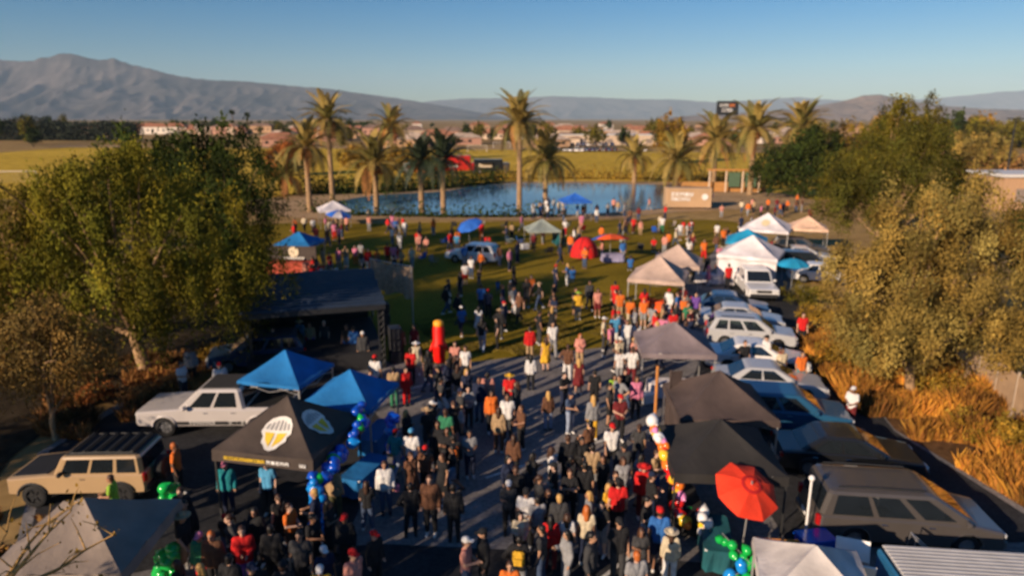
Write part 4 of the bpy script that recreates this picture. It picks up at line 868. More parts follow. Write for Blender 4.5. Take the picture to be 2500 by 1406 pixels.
garland('red, yellow and white balloon column at the left leg of the black canopy', [(4.45, 19.6, 2.7), (4.65, 19.0, 2.2), (4.85, 18.2, 1.4), (5.0, 17.6, .5)], ['white', 'orange', 'yellow', 'red', 'white', 'pink'], 34, 1.15, 4, .1)
garland('large white balloon on top of the balloon column', [(4.4, 19.7, 2.75), (4.4, 19.7, 2.95)], ['white'], 2, 1.8, 5, .02)
garland('green balloon cluster right of the grey-tan canopy', [(-9.3, 15.6, .3), (-9.0, 15.7, .55), (-8.85, 15.6, .9)], ['green'], 16, 1.5, 6, .26)
garland('green balloons beside the gold off-road car', [(-10.6, 19.2, .5), (-10.4, 18.8, .9)], ['green', 'green', 'lime'], 9, 1.3, 7, .25)
garland('green balloon bunch under the orange umbrella', [(5.9, 15.7, .3), (6.2, 15.5, .8), (5.7, 16.4, 1.1)], ['green', 'green', 'sky'], 14, 1.2, 8, .2)
garland('white and red balloons by the brown post of the right row', [(5.3, 18.2, .5), (5.5, 17.3, 1.0), (5.4, 16.7, .6)], ['white', 'red', 'white', 'green', 'yellow'], 16, 1.1, 9, .15)

def table(label, x, y, rz, m, L=1.8, cloth=True, items=0, seed=0):
    t = thing('folding_table', label, 'table', (x, y, .04), R(rz), 'tables under the canopies')
    MB().rbox((0, 0, .74), (L, .76, .04), .012).build('tabletop', M_white, t)
    for sx in (-1, 1):
        for sy in (-1, 1): MB().tube([(sx * (L / 2 - .15), sy * .3, 0), (sx * (L / 2 - .15), sy * .3, .72)], .016, 6).build('leg', M_leg, t)
    if cloth:
        vs = []; n = 40; rr = random.Random(seed)
        for k in range(n):
            a = 2 * math.pi * k / n; cx, sy = math.cos(a), math.sin(a); m_ = max(abs(cx) / (L / 2 + .02), abs(sy) / .40); px_, py_ = cx / m_, sy / m_
            w_ = 1 + .05 * math.sin(k * 2.2); vs += [(px_, py_, .768), (px_ * w_ * 1.03, py_ * w_ * 1.05, .12 + rr.uniform(-.02, .02))]
        MB().add(vs, [(2 * k, 2 * ((k + 1) % n), 2 * ((k + 1) % n) + 1, 2 * k + 1)[::-1] for k in range(n)] + [tuple(range(0, 2 * n, 2))]).build('tablecloth', m, t)
    return t
for lab, x, y, rz, mk in [('table with black cloth under the emblem canopy', -6.9, 19.2, -12, 'black'), ('table with royal blue cloth right of the emblem canopy', -4.9, 20.6, 70, 'royal'), ('table with orange cloth under the nearer tan canopy', 9.2, 41.9, -19, 'orange'), ('table with purple-white cloth beside the red dome tent', 8.6, 57.4, 5, 'purple'), ('table with white cloth under the mauve canopy', 6.9, 28.2, -4, 'white'),
    ('table with brown cloth under the brown canopy', 6.3, 22.3, 85, 'brown'), ('table with black cloth under the black canopy', 5.3, 18.6, 88, 'black'), ('table with white cloth at the left of the large white canopy', 14.6, 49.6, -22, 'white'), ('table with dark cloth under the left blue canopy', -8.3, 25.2, -14, 'black'), ('table with blue cloth under the right blue canopy', -5.0, 23.4, 75, 'royal'), ('table with grey cloth under the light grey canopy', 6.5, 14.2, -14, 'lgrey'), ('table with green cloth beneath the orange umbrella', 5.7, 16.9, 80, 'teal')]:
    table(lab, x, y, rz, F[mk])
def cooler(label, x, y, rz, m, s=1.0, ml=None):
    t = thing('cooler', label, 'cooler', (x, y, .04), R(rz), 'coolers'); MB().rbox((0, 0, .19 * s), (.62 * s, .40 * s, .36 * s), .03).build('tub', m, t); MB().rbox((0, 0, .41 * s), (.66 * s, .43 * s, .07 * s), .02).build('lid', ml or M_white, t)
    for s_ in (-1, 1): MB().rbox((s_ * .34 * s, 0, .28 * s), (.05, .16 * s, .05), .01).build('handle', M_plas, t)
cooler('blue cooler behind the orange box near the minivan', 8.5, 16.9, 10, M_bal['blue'], 1.5, M_bal['blue']); cooler('white cooler below the mauve canopy', 5.9, 27.6, 20, M_white); cooler('red cooler on the lawn near the blue lawn umbrella', -3.4, 64.4, 0, M_bal['red'], 1.1); cooler('white cooler beside the grey-green canopy', 1.2, 63.4, 30, M_white, 1.2); cooler('small blue cooler under the brown canopy', 8.5, 23.6, 0, M_bal['blue'])
t = thing('produce_crate', 'orange wooden box of goods below the orange umbrella', 'box', (7.2, 16.1, .04), R(-4))
M_ow = mat('orange wood slat', (.50, .20, .05), .8, .2, 4)
for z in (.12, .34, .56, .78):
    for s in (-1, 1): MB().box((0, s * .32, z), (1.1, .03, .17)).build('slat', M_ow, t); MB().box((s * .56, 0, z), (.03, .6, .17)).build('slat', M_ow, t)
for sx in (-1, 1):
    for sy in (-1, 1): MB().box((sx * .52, sy * .28, .45), (.06, .06, .9)).build('post', M_ow, t)
MB().box((0, 0, .8), (1.04, .58, .1)).build('goods', mat('yellow goods', (.6, .3, .03), .7, .4, 9), t)
t = thing('sign_board', 'leaning white A-frame board with a picture beside the light grey canopy', 'sign', (8.6, 15.0, .04), R(-20))
for s in (-1, 1):
    tl = Matrix.Rotation(s * R(22), 3, 'X'); MB().box((0, -s * .28, .75), (.8, .04, 1.55), tilt=tl).build('panel', M_white, t)
MB().box((.05, -.22, 1.0), (.5, .05, .6), tilt=Matrix.Rotation(R(-22), 3, 'X')).build('picture', mat('poster print', (.12, .16, .28), .6, .9, 5, col2=(.6, .4, .3)), t)
# trailer with ribbed silver roof
t = thing('utility_trailer', 'silver trailer with a ribbed roof at the bottom right corner', 'trailer', (11.0, 14.15, .04), R(-6)); OBST.append((11.0, 14.15, R(-6), 2.1, 1.1))
MB().rbox((0, 0, .95), (3.5, 1.7, 1.1), .08).build('body', P_slv, t)
for k in range(12): MB().rbox((0, -.78 + k * .142, 1.535), (3.55, .10, .06), .02).build('rib', mat('ribbed silver', (.55, .53, .51), .45, .1, 2, metal=.3), t)
MB().rbox((1.85, 0, .95), (.35, 1.66, 1.0), .15).build('nose', mat('trailer blue', (.02, .12, .25), .4), t); MB().rbox((-1.8, 0, .95), (.16, 1.66, 1.06), .05).build('tail_panel', mat('trailer blue', (.02, .12, .25), .4), t)
ty, ri = wheel_mesh(.34, .22, M_rim)
for s in (-1, 1): o = ob('wheel', ty, t, (-.3, s * .92, .34), (0, 0, 0 if s < 0 else math.pi)); ob('rim', ri, o); MB().rbox((-.3, s * .9, .74), (.9, .3, .06), .02).build('mudguard', M_plas, t)
MB().tube([(2.0, 0, .45), (3.0, 0, .45)], .05, 6).build('drawbar', M_legd, t)
for k, (x, y, dx) in enumerate([(10.4, 15.75, .9)]):
    t = thing('ladder_frame', 'thin folded metal frame leaning beside the minivan', 'frame', (x, y, .04), R(-10))
    for s in (0, .35): MB().tube([(0, s, 0), (.15, s, 1.3), (1.5, s, .1)], .025, 6).build('rail', M_leg, t)
    MB().tube([(.15, 0, 1.3), (.15, .35, 1.3)], .02, 6).build('crossbar', M_leg, t)
# brown banner posts at the brown canopy, thin flag poles
for k, (x, y, m) in enumerate([(5.45, 24.1, M_ow), (5.85, 23.7, F['brown'])]):
    t = thing('feather_banner', ['tall orange-brown wooden post left of the brown canopy', 'tall brown fabric banner left of the brown canopy'][k], 'banner', (x, y, .03), R(10))
    MB().tube([(0, 0, 0), (0, 0, 3.0)], .035 if k else .06, 8).build('pole', m, t)
    if k:
        vs = []
        for i in range(13): z = .3 + i * .22; vs += [(.02, .02 * math.sin(i), z), (.48, .06 * math.sin(i * 1.3), z)]
        MB().add(vs, [(2 * i, 2 * i + 1, 2 * i + 3, 2 * i + 2) for i in range(12)]).build('cloth', m, t, True)
    MB().lathe([(.2, 0), (.2, .04), (.05, .07)], n=12).build('base', M_plas, t)
t = thing('sign_pole', 'thin white pole with a ball top beside the rear of the minivan', 'pole', (8.45, 17.4, .03)); MB().tube([(0, 0, 0), (0, 0, 2.1)], .035, 8).build('pole', M_white, t); MB().ball((0, 0, 2.15), .09).build('finial', M_white, t, True); MB().lathe([(.2, 0), (.2, .05), (.04, .08)], n=12).build('base', M_plas, t)
# bottle-shaped inflatable
g = at(1073, 890); t = thing('inflatable_costume', 'tall bright red bottle-shaped inflatable with a yellow top on the plaza', 'inflatable', (g.x, g.y, .04)); t.scale = (.74, .74, .88); LAND.append((Vector((g.x, g.y, 1.2)), 'the red inflatable bottle'))
MB().lathe([(.001, .12), (.30, .12), (.40, .25), (.42, .9), (.50, 1.05), (.50, 1.2), (.40, 1.4), (.40, 2.1), (.36, 2.22), (.34, 2.3)], n=20).build('body', mat('inflatable red', (.80, .008, .004), .5, .05), t, True)
MB().lathe([(.34, 2.3), (.36, 2.34), (.34, 2.52), (.2, 2.6), (.001, 2.62)], n=20).build('top', mat('inflatable yellow', (.80, .36, .02), .5, .05), t, True)
for s in (-1, 1): MB().cap((s * .42, 0, 1.2), .09, (s * .58, -.08, .85), .07).build('arm', mat('inflatable red', (.8, .008, .004)), t, True); MB().cap((s * .15, -.08, .06), .08, (s * .15, .05, .16), .09).build('foot', M_plas, t, True)
# fence at the right
t = thing('panel_fence', 'tan panel fence at the right edge behind the dry grass', 'fence', (20.35, 25.7, 0), 0)
a, b = Vector((19.6, 22.5)), Vector((21.9, 33.5)); n = 7
for k in range(n):
    p0 = a.lerp(b, k / n) - Vector((20.35, 25.7)); p1 = a.lerp(b, (k + 1) / n) - Vector((20.35, 25.7)); d = (p1 - p0).normalized(); mid = (p0 + p1) / 2
    MB().box((mid.x, mid.y, 1.1), ((p1 - p0).length - .1, .05, 1.9), rz=math.atan2(d.y, d.x)).build('panel', mat('fence tan', (.42, .28, .17), .85, .15, 2, .2, 10), t)
    MB().tube([(p0.x, p0.y, 0), (p0.x, p0.y, 2.2)], .06, 8).build('post', mat('fence post', (.35, .27, .2), .8), t)
# folding chairs on the lawn
CH = None
def chair(label, x, y, rz, m):
    t = thing('camp_chair', label, 'chair', (x, y, .03), rz, 'camp chairs on the lawn')
    MB().add([(-.27, -.25, .42), (.27, -.25, .42), (.27, .22, .36), (-.27, .22, .36), (-.27, -.25, .40), (.27, -.25, .40), (.27, .22, .34), (-.27, .22, .34)], [(0, 1, 2, 3), (7, 6, 5, 4), (0, 4, 5, 1), (1, 5, 6, 2), (3, 7, 4, 0)]).build('seat', m, t)
    MB().add([(-.27, .22, .38), (.27, .22, .38), (.27, .38, .9), (-.27, .38, .9), (-.27, .24, .38), (.27, .24, .38), (.27, .40, .9), (-.27, .40, .9)], [(0, 1, 2, 3), (7, 6, 5, 4), (3, 2, 6, 7), (0, 3, 7, 4), (2, 1, 5, 6)]).build('backrest', m, t)
    for sx in (-1, 1): MB().tube([(sx * .29, -.28, 0), (sx * .29, .28, .42), (sx * .29, .38, .9)], .014, 5).build('leg', M_legd, t); MB().tube([(sx * .29, .3, 0), (sx * .29, -.26, .42), (sx * .29, -.26, .6)], .014, 5).build('leg', M_legd, t); MB().box((sx * .29, -.02, .61), (.06, .52, .03)).build('armrest', m, t)
rr = random.Random(12)
spots = [(1110, 560), (1085, 600), (1230, 560), (1245, 600), (1190, 605), (1205, 615), (1270, 600), (1175, 560), (1385, 560), (1420, 570), (1340, 625), (1030, 640), (1060, 650), (1520, 600), (1550, 560), (1560, 620), (1600, 575), (1640, 560)]
cc = [('black', 'black'), ('blue', 'blue'), ('grey', 'grey-tan'), ('green', 'grey-green'), ('red', 'red')]
near = lambda px: 'left of the blue lawn umbrella' if px < 1120 else 'right of the blue lawn umbrella' if px < 1300 else 'right of the grey-green canopy' if px < 1450 else 'right of the orange lawn umbrella'
for k, (px, py) in enumerate(spots):
    g = at(px, py); f, nme = cc[k % 5]; chair(f'{nme} camp chair on the lawn {near(px)}' + (', near' if py > 598 else ', far'), g.x, g.y, rr.uniform(0, 6.28), F[f])

# ------------------------------------------------------------------ dry grass, weeds, shrubs
def grass(name, label, region, n, h, m, seed, lean=.3, spread=.10):
    g = np.random.default_rng(seed); V = []; Fc = []; T = []
    poly = [Vector(p) for p in region]; xs = [p.x for p in poly]; ys = [p.y for p in poly]
    def inside(x, y):
        c_ = False; j = len(poly) - 1
        for i in range(len(poly)):
            if (poly[i].y > y) != (poly[j].y > y) and x < (poly[j].x - poly[i].x) * (y - poly[i].y) / (poly[j].y - poly[i].y) + poly[i].x: c_ = not c_
            j = i
        return c_
    P = []
    while len(P) < n:
        x, y = g.uniform(min(xs), max(xs)), g.uniform(min(ys), max(ys))
        if inside(x, y) and noise.noise(Vector((x * .5, y * .5, seed))) > .0: P.append((x, y))
    v = np.zeros((n * 4, 3)); t = np.zeros((n * 4, 3))
    P = np.array(P); hh = h * g.uniform(.4, 1.3, n) * np.array([1 + .6 * noise.noise(Vector((p[0] * .7, p[1] * .7, 3))) for p in P]); a = g.uniform(0, 6.28, n); wv = np.column_stack([np.cos(a), np.sin(a), np.zeros(n)]) * (.022 + .03 * g.random((n, 1)))
    b = np.column_stack([P, np.zeros(n)]); tip = b + np.column_stack([g.normal(size=(n, 2)) * lean * hh[:, None], hh]); mid = b * .5 + tip * .5 + np.column_stack([g.normal(size=(n, 2)) * .03, hh * .08])
    v[0::4], v[1::4], v[2::4], v[3::4] = b - wv, b + wv, mid + wv, tip
    pt = np.array([[.75 + 1.1 * noise.noise(Vector((p[0] * .55, p[1] * .55, 9)))] for p in P]).clip(.3, 1.3); c_ = pt * g.uniform(.6, 1.25, (n, 1)) * np.column_stack([np.ones(n), g.uniform(.85, 1.15, n), g.uniform(.7, 1.1, n)]); t[:] = np.repeat(c_, 4, 0)
    me = bpy.data.meshes.new(name); me.vertices.add(4 * n); me.vertices.foreach_set('co', v.ravel()); me.loops.add(4 * n); me.loops.foreach_set('vertex_index', np.arange(4 * n, dtype=np.int32)); me.polygons.add(n); me.polygons.foreach_set('loop_start', np.arange(0, 4 * n, 4, dtype=np.int32)); me.update(calc_edges=True)
    ca = me.color_attributes.new('tint', 'FLOAT_COLOR', 'POINT'); ca.data.foreach_set('color', np.concatenate([t, np.ones((4 * n, 1))], 1).ravel()); me.materials.append(m); me.validate()
    tag(ob(name, me), label, 'grass', kind='stuff')
M_dg = mat('dry grass', (.55, .235, .032), .9, .2, .5, tint=True); M_wd = mat('dry weeds', (.34, .15, .04), .9, .2, .5, tint=True); M_lg = mat('lawn blades', (.20, .145, .018), .9, .2, .5, tint=True)
grass('dry_grass', 'tall orange dry grass on the slope at the right', [(14.4, 27.0), (15.6, 22.6), (16.3, 19.2), (18.6, 18.0), (21, 22), (22, 33), (19, 38), (16, 37), (14.6, 31)], 42000, .75, M_dg, 1, .28)
grass('dry_weeds', 'orange dry weeds below the big weeping tree', [(-18.5, 24.5), (-15.2, 23.6), (-13.8, 28.2), (-13.6, 31), (-18, 33.5), (-22, 31)], 14000, .5, M_wd, 2, .35)
grass('dry_weeds', 'dry weeds at the left edge below the gold off-road car', [(-19, 15.5), (-14.5, 14.6), (-14.2, 18.6), (-18.5, 19.6)], 7000, .28, M_wd, 3, .35)
grass('lawn_grass', 'short grass blades along the near edge of the lawn', [(-5, 33), (4, 33.4), (9, 39), (12, 47), (4, 47), (-6, 40)], 30000, .07, M_lg, 4, .3)
for k, (px, py, rx, h, m, lab) in enumerate([(2040, 905, 1.1, 1.5, M_gold, 'golden dry shrub left of the dry tree, beside the white car'), (2120, 930, .9, 1.2, M_oliv, 'olive shrub below the left side of the dry tree'), (2300, 985, 1.0, 1.3, M_gold, 'golden shrub right of the pale trunk of the dry tree'), (2420, 960, .9, 1.9, M_gold, 'tall golden shrub beside the panel fence'), (2370, 1075, .9, 1.0, M_gold, 'low golden shrub in front of the dry tree'), (2480, 1120, .8, 1.7, M_gold, 'golden shrub at the right edge above the minivan'), (1960, 745, 1.6, 1.5, M_mid, 'green-gold rounded shrub right of the white pickup'), (1990, 790, 1.0, 1.0, M_gold, 'golden shrub below the rounded shrub near the silver car'),
    (420, 960, .8, .8, M_wd, 'rust weed clump left of the white pickup'), (340, 990, .7, .7, M_wd, 'rust weed clump below the big weeping tree trunk'), (520, 890, .9, .9, M_gold, 'golden weed clump near the left blue canopy'), (235, 980, .7, .6, M_orng, 'red-brown weed clump at the left under the weeping tree'), (20, 760, 1.8, 2.6, M_orng, 'rust-brown shrub at the left edge beneath the thin brown tree')]):
    g = at(px, py); t = thing('shrub', lab, 'shrub', (g.x, g.y, 0), 0, 'dry shrubs'); P, T = crown_points([(0, 0, h * .5, rx, rx, h * .5), (rx * .5, .2, h * .4, rx * .7, rx * .7, h * .4)], 60, 40, .16, 0, 200 + k)
    ob('foliage', leaf_mesh('foliage', P, .17, m, T, -.3), t); mb = MB()
    for j in range(6): a = j * 1.05; mb.tube([(0, 0, 0), (math.cos(a) * rx * .4, math.sin(a) * rx * .4, h * .6)], [.03, .008], 5)
    mb.build('stems', M_bark2, t)

# ------------------------------------------------------------------ people
def V(*a): return Vector(a)
def skeleton(pose, fem):
    k = -.015 if fem else 0.0; J = dict(head=V(0, -.02, 1.605), neck=V(0, .0, 1.44), chest=V(0, .0, 1.26), waist=V(0, 0, 1.08), pel=V(0, 0, .93))
    sh = .165 + k; hp = .088 - k * .6
    for s, n in ((1, 'l'), (-1, 'r')):
        J['sh' + n] = V(s * sh, 0, 1.405); J['el' + n] = V(s * (sh + .06), .03, 1.12); J['wr' + n] = V(s * (sh + .07), -.04, .88)
        J['hp' + n] = V(s * hp, 0, .92); J['kn' + n] = V(s * (hp + .012), -.02, .50); J['an' + n] = V(s * (hp + .02), .02, .09)
    if pose == 'phone': J['elr'] = V(-.21, -.05, 1.13); J['wrr'] = V(-.09, -.27, 1.24); J['anl'] += V(.05, -.06, 0); J['knl'] += V(.03, -.05, 0)
    if pose == 'hold': J['ell'] = V(.22, -.03, 1.13); J['wrl'] = V(.09, -.25, 1.08); J['elr'] = V(-.22, -.03, 1.13); J['wrr'] = V(-.07, -.26, 1.13)
    if pose == 'hip': J['ell'] = V(.37, .08, 1.17); J['wrl'] = V(.20, -.04, 1.01); J['anl'] += V(.07, 0, 0); J['knl'] += V(.04, 0, 0)
    if pose == 'cross': J['ell'] = V(.24, -.07, 1.14); J['wrl'] = V(-.05, -.21, 1.20); J['elr'] = V(-.24, -.07, 1.13); J['wrr'] = V(.06, -.20, 1.15)
    if pose == 'walk':
        J['knl'] += V(0, -.16, .01); J['anl'] += V(0, -.27, .02); J['knr'] += V(0, .02, 0); J['anr'] += V(0, .30, .05); J['ell'] += V(0, .10, .01); J['wrl'] += V(0, .17, .04); J['elr'] += V(0, -.07, 0); J['wrr'] += V(0, -.20, .05)
    if pose == 'stride':
        J['knr'] += V(0, -.19, .02); J['anr'] += V(0, -.20, .08); J['knl'] += V(0, .04, 0); J['anl'] += V(0, .22, .03); J['elr'] += V(0, .09, 0); J['wrr'] += V(0, .12, .05); J['ell'] = V(.2, -.04, 1.13); J['wrl'] = V(.12, -.26, 1.16)
    if pose == 'raise': J['elr'] = V(-.30, -.12, 1.52); J['wrr'] = V(-.22, -.22, 1.76)
    if pose == 'sit':
        for n in J: J[n] = J[n] + V(0, .05, -.46)
        for s, n in ((1, 'l'), (-1, 'r')): J['kn' + n] = V(s * .12, -.38, .48); J['an' + n] = V(s * .12, -.36, .09); J['el' + n] = V(s * .22, -.04, .68); J['wr' + n] = V(s * .12, -.26, .56)
    return J
def hand(mb, wr, el, s, pose_dir=None):
    d = (wr - el).normalized(); side = d.cross(V(0, -1, 0)); side = side.normalized() if side.length > .2 else V(1, 0, 0); nrm = side.cross(d).normalized()
    p = wr + d * .085; mb.cap(wr, .026, wr + d * .03, .03); 
    for o in (-.024, -.008, .008, .024): mb.cap(wr + d * .03 + side * o * .8, .015, p + side * o, .014, 6)
    for o, L in ((-.027, .055), (-.009, .070), (.009, .075), (.027, .066)):
        a = p + side * o; b = a + (d + nrm * .25).normalized() * L * .5; c_ = b + (d + nrm * .8).normalized() * L * .5; mb.cap(a, .0105, b, .0100, 6); mb.cap(b, .0100, c_, .0085, 6)
    th_ = wr + d * .03 + side * .03; mb.cap(th_, .014, th_ + (d * .6 + side * .7 + nrm * .3).normalized() * .045, .012, 6); q_ = th_ + (d * .6 + side * .7 + nrm * .3).normalized() * .045; mb.cap(q_, .011, q_ + (d + nrm * .4).normalized() * .03, .009, 6)
def torso(mb, J, e, fem, lo=.0):
    w_ = .075 if not fem else .062; off = J['pel'] - V(0, 0, .93)
    for s in (-1, 1):
        mb.cap(J['pel'] + V(s * .07, .005, .0 + lo), .105 + e, J['waist'] + V(s * w_ * .8, 0, 0), .098 + e * .9); mb.cap(J['waist'] + V(s * w_ * .8, 0, 0), .098 + e, J['chest'] + V(s * w_ * 1.15, .0, 0), .108 + e)
        mb.cap(J['chest'] + V(s * w_ * 1.15, 0, 0), .108 + e, J['sh' + 'rl'[s > 0]] + V(-s * .045, 0, -.035), .075 + e)
        if fem: mb.cap(J['chest'] + V(s * .07, -.075, .01), .055 + e, J['chest'] + V(s * .065, -.06, .05), .05 + e)
    mb.cap(J['neck'] + V(0, .01, -.05), .07 + e, J['chest'], .1 + e)
def arm(mb, J, n, e, frac=2.0):
    s, l, w_ = J['sh' + n], J['el' + n], J['wr' + n]
    if frac >= 1: mb.cap(s, .056 + e, l, .042 + e); mb.cap(l, .042 + e, l.lerp(w_, min(1, frac - 1)), .042 + e - (.014 - e * .3) * min(1, frac - 1))
    else: mb.cap(s, .056 + e, s.lerp(l, frac), .050 + e)
def leg(mb, J, n, e, frac=2.0):
    h, k, a = J['hp' + n], J['kn' + n], J['an' + n]
    mb.cap(h, .092 + e, h.lerp(k, min(1, frac)), .092 + e - .030 * min(1, frac))
    if frac > 1: mb.cap(k, .062 + e, k.lerp(a, .4), .058 + e); mb.cap(k.lerp(a, .4), .058 + e, k.lerp(a, frac - 1), .040 + e)
PARTS = {}; jobs = []
def job(key, mb, vox, mats, dec=.35): jobs.append((key, mb, vox, mats, dec))
M_skinP = mat('skin', (.42, .24, .16), .55, .08); M_eye = mat('eye', (.03, .02, .015), .3); M_lip = mat('lip', (.32, .12, .09), .5); M_cl = mat('cloth', (.3, .3, .3), .85)
POSES = ['stand', 'phone', 'hold', 'hip', 'cross', 'walk', 'stride', 'raise', 'sit']
HEADS = {}
for fem in (0, 1):
    for ps in POSES:
        J = skeleton(ps, fem); H = J['head']; HEADS[ps, fem] = H
        mb = MB(); torso(mb, J, 0, fem); mb.cap(J['neck'] + V(0, .01, -.04), .056, H + V(0, .015, -.06), .052)
        mb.ball(H + V(0, .012, .02), (.076, .095, .098), 14, 9); mb.ball(H + V(0, -.02, -.045), (.058, .072, .075), 12, 8); mb.cap(H + V(0, -.085, .02), .010, H + V(0, -.104, -.022), .015, 6)
        for s in (-1, 1): mb.ball(H + V(s * .078, .012, -.005), (.012, .022, .033), 8, 5); mb.cap(H + V(s * .012, -.078, .036), .010, H + V(s * .045, -.070, .034), .009, 6)
        for n in 'lr':
            arm(mb, J, n, 0); leg(mb, J, n, 0); hand(mb, J['wr' + n], J['el' + n], 1); a = J['an' + n]; mb.cap(a + V(0, .03, -.04), .042, a + V(0, -.13, -.055), .034)
        job((ps, fem, 'body'), mb, .0125, 'body')
        mb = MB(); torso(mb, J, .02, fem, -.03)
        for n in 'lr': arm(mb, J, n, .022, .62)
        job((ps, fem, 'tee'), mb, .017, 0)
        mb = MB(); torso(mb, J, .036, fem, -.05)
        for n in 'lr': arm(mb, J, n, .026, 1.95)
        mb.cap(J['neck'] + V(-.04, .02, -.02), .05, J['neck'] + V(.04, .02, -.02), .05)
        job((ps, fem, 'jacket'), mb, .018, 0)
        mb = MB()
        for s in (-1, 1): mb.cap(J['pel'] + V(s * .07, .005, .09), .108, J['hp' + 'rl'[s > 0]] + V(0, 0, -.02), .112)
        for n in 'lr': leg(mb, J, n, .018, 1.92)
        job((ps, fem, 'trousers'), mb, .017, 0)
        mb = MB()
        for s in (-1, 1): mb.cap(J['pel'] + V(s * .07, .005, .09), .108, J['hp' + 'rl'[s > 0]] + V(0, 0, -.02), .112)
        for n in 'lr': leg(mb, J, n, .026, .92)
        job((ps, fem, 'shorts'), mb, .017, 0)
        if fem:
            mb = MB(); torso(mb, J, .02, fem)
            for n in 'lr': arm(mb, J, n, .022, .4)
            kn = (J['knl'] + J['knr']) / 2; hw = (J['knl'] - J['knr']).length / 2
            for s in (-1, -.33, .33, 1): mb.cap(J['pel'] + V(s * .07, 0, .02), .12, kn + V(s * (hw + .05), .02 * s, .02), .12)
            for s in (-1, 1): mb.cap(J['pel'], .12, kn + V(0, s * .14, .03), .10)
            job((ps, fem, 'dress'), mb, .018, 0)
        for n in 'lr':
            mb = MB(); a = J['an' + n]; mb.cap(a + V(0, .035, -.035), .052, a + V(0, -.07, -.045), .046); mb.cap(a + V(0, -.07, -.045), .046, a + V(0, -.15, -.055), .038); job((ps, fem, 'shoe' + n), mb, .016, 0)
for fem in (0, 1):                              # coarse figures for the far, joined part of the crowd
    for ps in ('stand', 'walk', 'hold'):
        J = skeleton(ps, fem); H = J['head']; mb = MB(); torso(mb, J, 0, fem); mb.cap(J['neck'], .06, H, .05); mb.ball(H + V(0, .0, .0), (.075, .09, .11), 12, 8)
        for n in 'lr': arm(mb, J, n, .004); leg(mb, J, n, 0); w_ = J['wr' + n]; mb.cap(w_, .032, w_ + (w_ - J['el' + n]).normalized() * .14, .03); a = J['an' + n]; mb.cap(a + V(0, .03, -.04), .045, a + V(0, -.14, -.05), .04)
        job((ps, fem, 'far_body'), mb, .03, 0, .6)
        mb = MB(); torso(mb, J, .035, fem, -.03)
        for n in 'lr': arm(mb, J, n, .035, 1.3)
        job((ps, fem, 'far_top'), mb, .035, 0, .6)
        mb = MB()
        for s in (-1, 1): mb.cap(J['pel'] + V(s * .07, .005, .06), .115, J['hp' + 'rl'[s > 0]] + V(0, 0, -.02), .12)
        for n in 'lr': leg(mb, J, n, .03, 1.9)
        job((ps, fem, 'far_low'), mb, .035, 0, .6)
# head wear, in head-local coordinates
mb = MB(); mb.ball((0, .028, .040), (.086, .098, .098), 16, 10); mb.ball((0, .06, -.03), (.074, .065, .07), 12, 8); job('hair_short', mb, .010, 0)
mb = MB(); mb.ball((0, .028, .038), (.092, .102, .102), 16, 10); mb.cap((0, .075, 0), .078, (0, .10, -.22), .075); mb.cap((-.06, .03, 0), .045, (-.085, .03, -.17), .035); mb.cap((.06, .03, 0), .045, (.085, .03, -.17), .035); job('hair_long', mb, .012, 0)
mb = MB(); mb.ball((0, .025, .042), (.088, .100, .096), 16, 10); mb.ball((0, .13, .02), (.04, .04, .05), 10, 7); mb.cap((0, .14, .0), .03, (0, .16, -.14), .02); job('hair_tied', mb, .010, 0)
mb = MB(); mb.ball((0, .015, .058), (.094, .112, .085), 18, 10)
for i in range(7): a = -1.0 + i / 3; mb.cap((math.sin(a) * .05, -.07, .058), .012, (math.sin(a) * .085, -.10 - .085 * math.cos(a), .045), .010, 6)
job('cap', mb, .010, 0)
mb = MB(); mb.ball((0, .015, .055), (.092, .108, .085), 18, 10); mb.lathe([(.001, .045), (.20, .035), (.21, .045), (.20, .055), (.001, .065)], (0, .01, 0), 20); job('hat', mb, .010, 0)
tmp = []
for key, mb, vox, mats, dec in jobs:
    o = bpy.data.objects.new('t', mb.mesh('t', M_cl)); C.objects.link(o); md = o.modifiers.new('r', 'REMESH'); md.mode = 'VOXEL'; md.voxel_size = vox; sm = o.modifiers.new('s', 'SMOOTH'); sm.iterations = 2; dc = o.modifiers.new('d', 'DECIMATE'); dc.ratio = dec; tmp.append(o)
dg = bpy.context.evaluated_depsgraph_get()
for o, (key, mb, vox, mats, dec) in zip(tmp, jobs):
    me = bpy.data.meshes.new_from_object(o.evaluated_get(dg)); me.polygons.foreach_set('use_smooth', [True] * len(me.polygons))
    me.materials.clear(); me.materials.append(M_skinP if mats == 'body' else M_cl); PARTS[key] = me
    nm = key if isinstance(key, str) else key[2]; me.name = nm
for o in tmp: d_ = o.data; bpy.data.objects.remove(o); bpy.data.meshes.remove(d_)
EYE = MB().ball((0, 0, 0), (.011, .006, .008), 8, 5).mesh('eye', M_eye, True); LIP = MB().ball((0, 0, 0), (.024, .007, .007), 8, 5).mesh('mouth', M_lip, True)

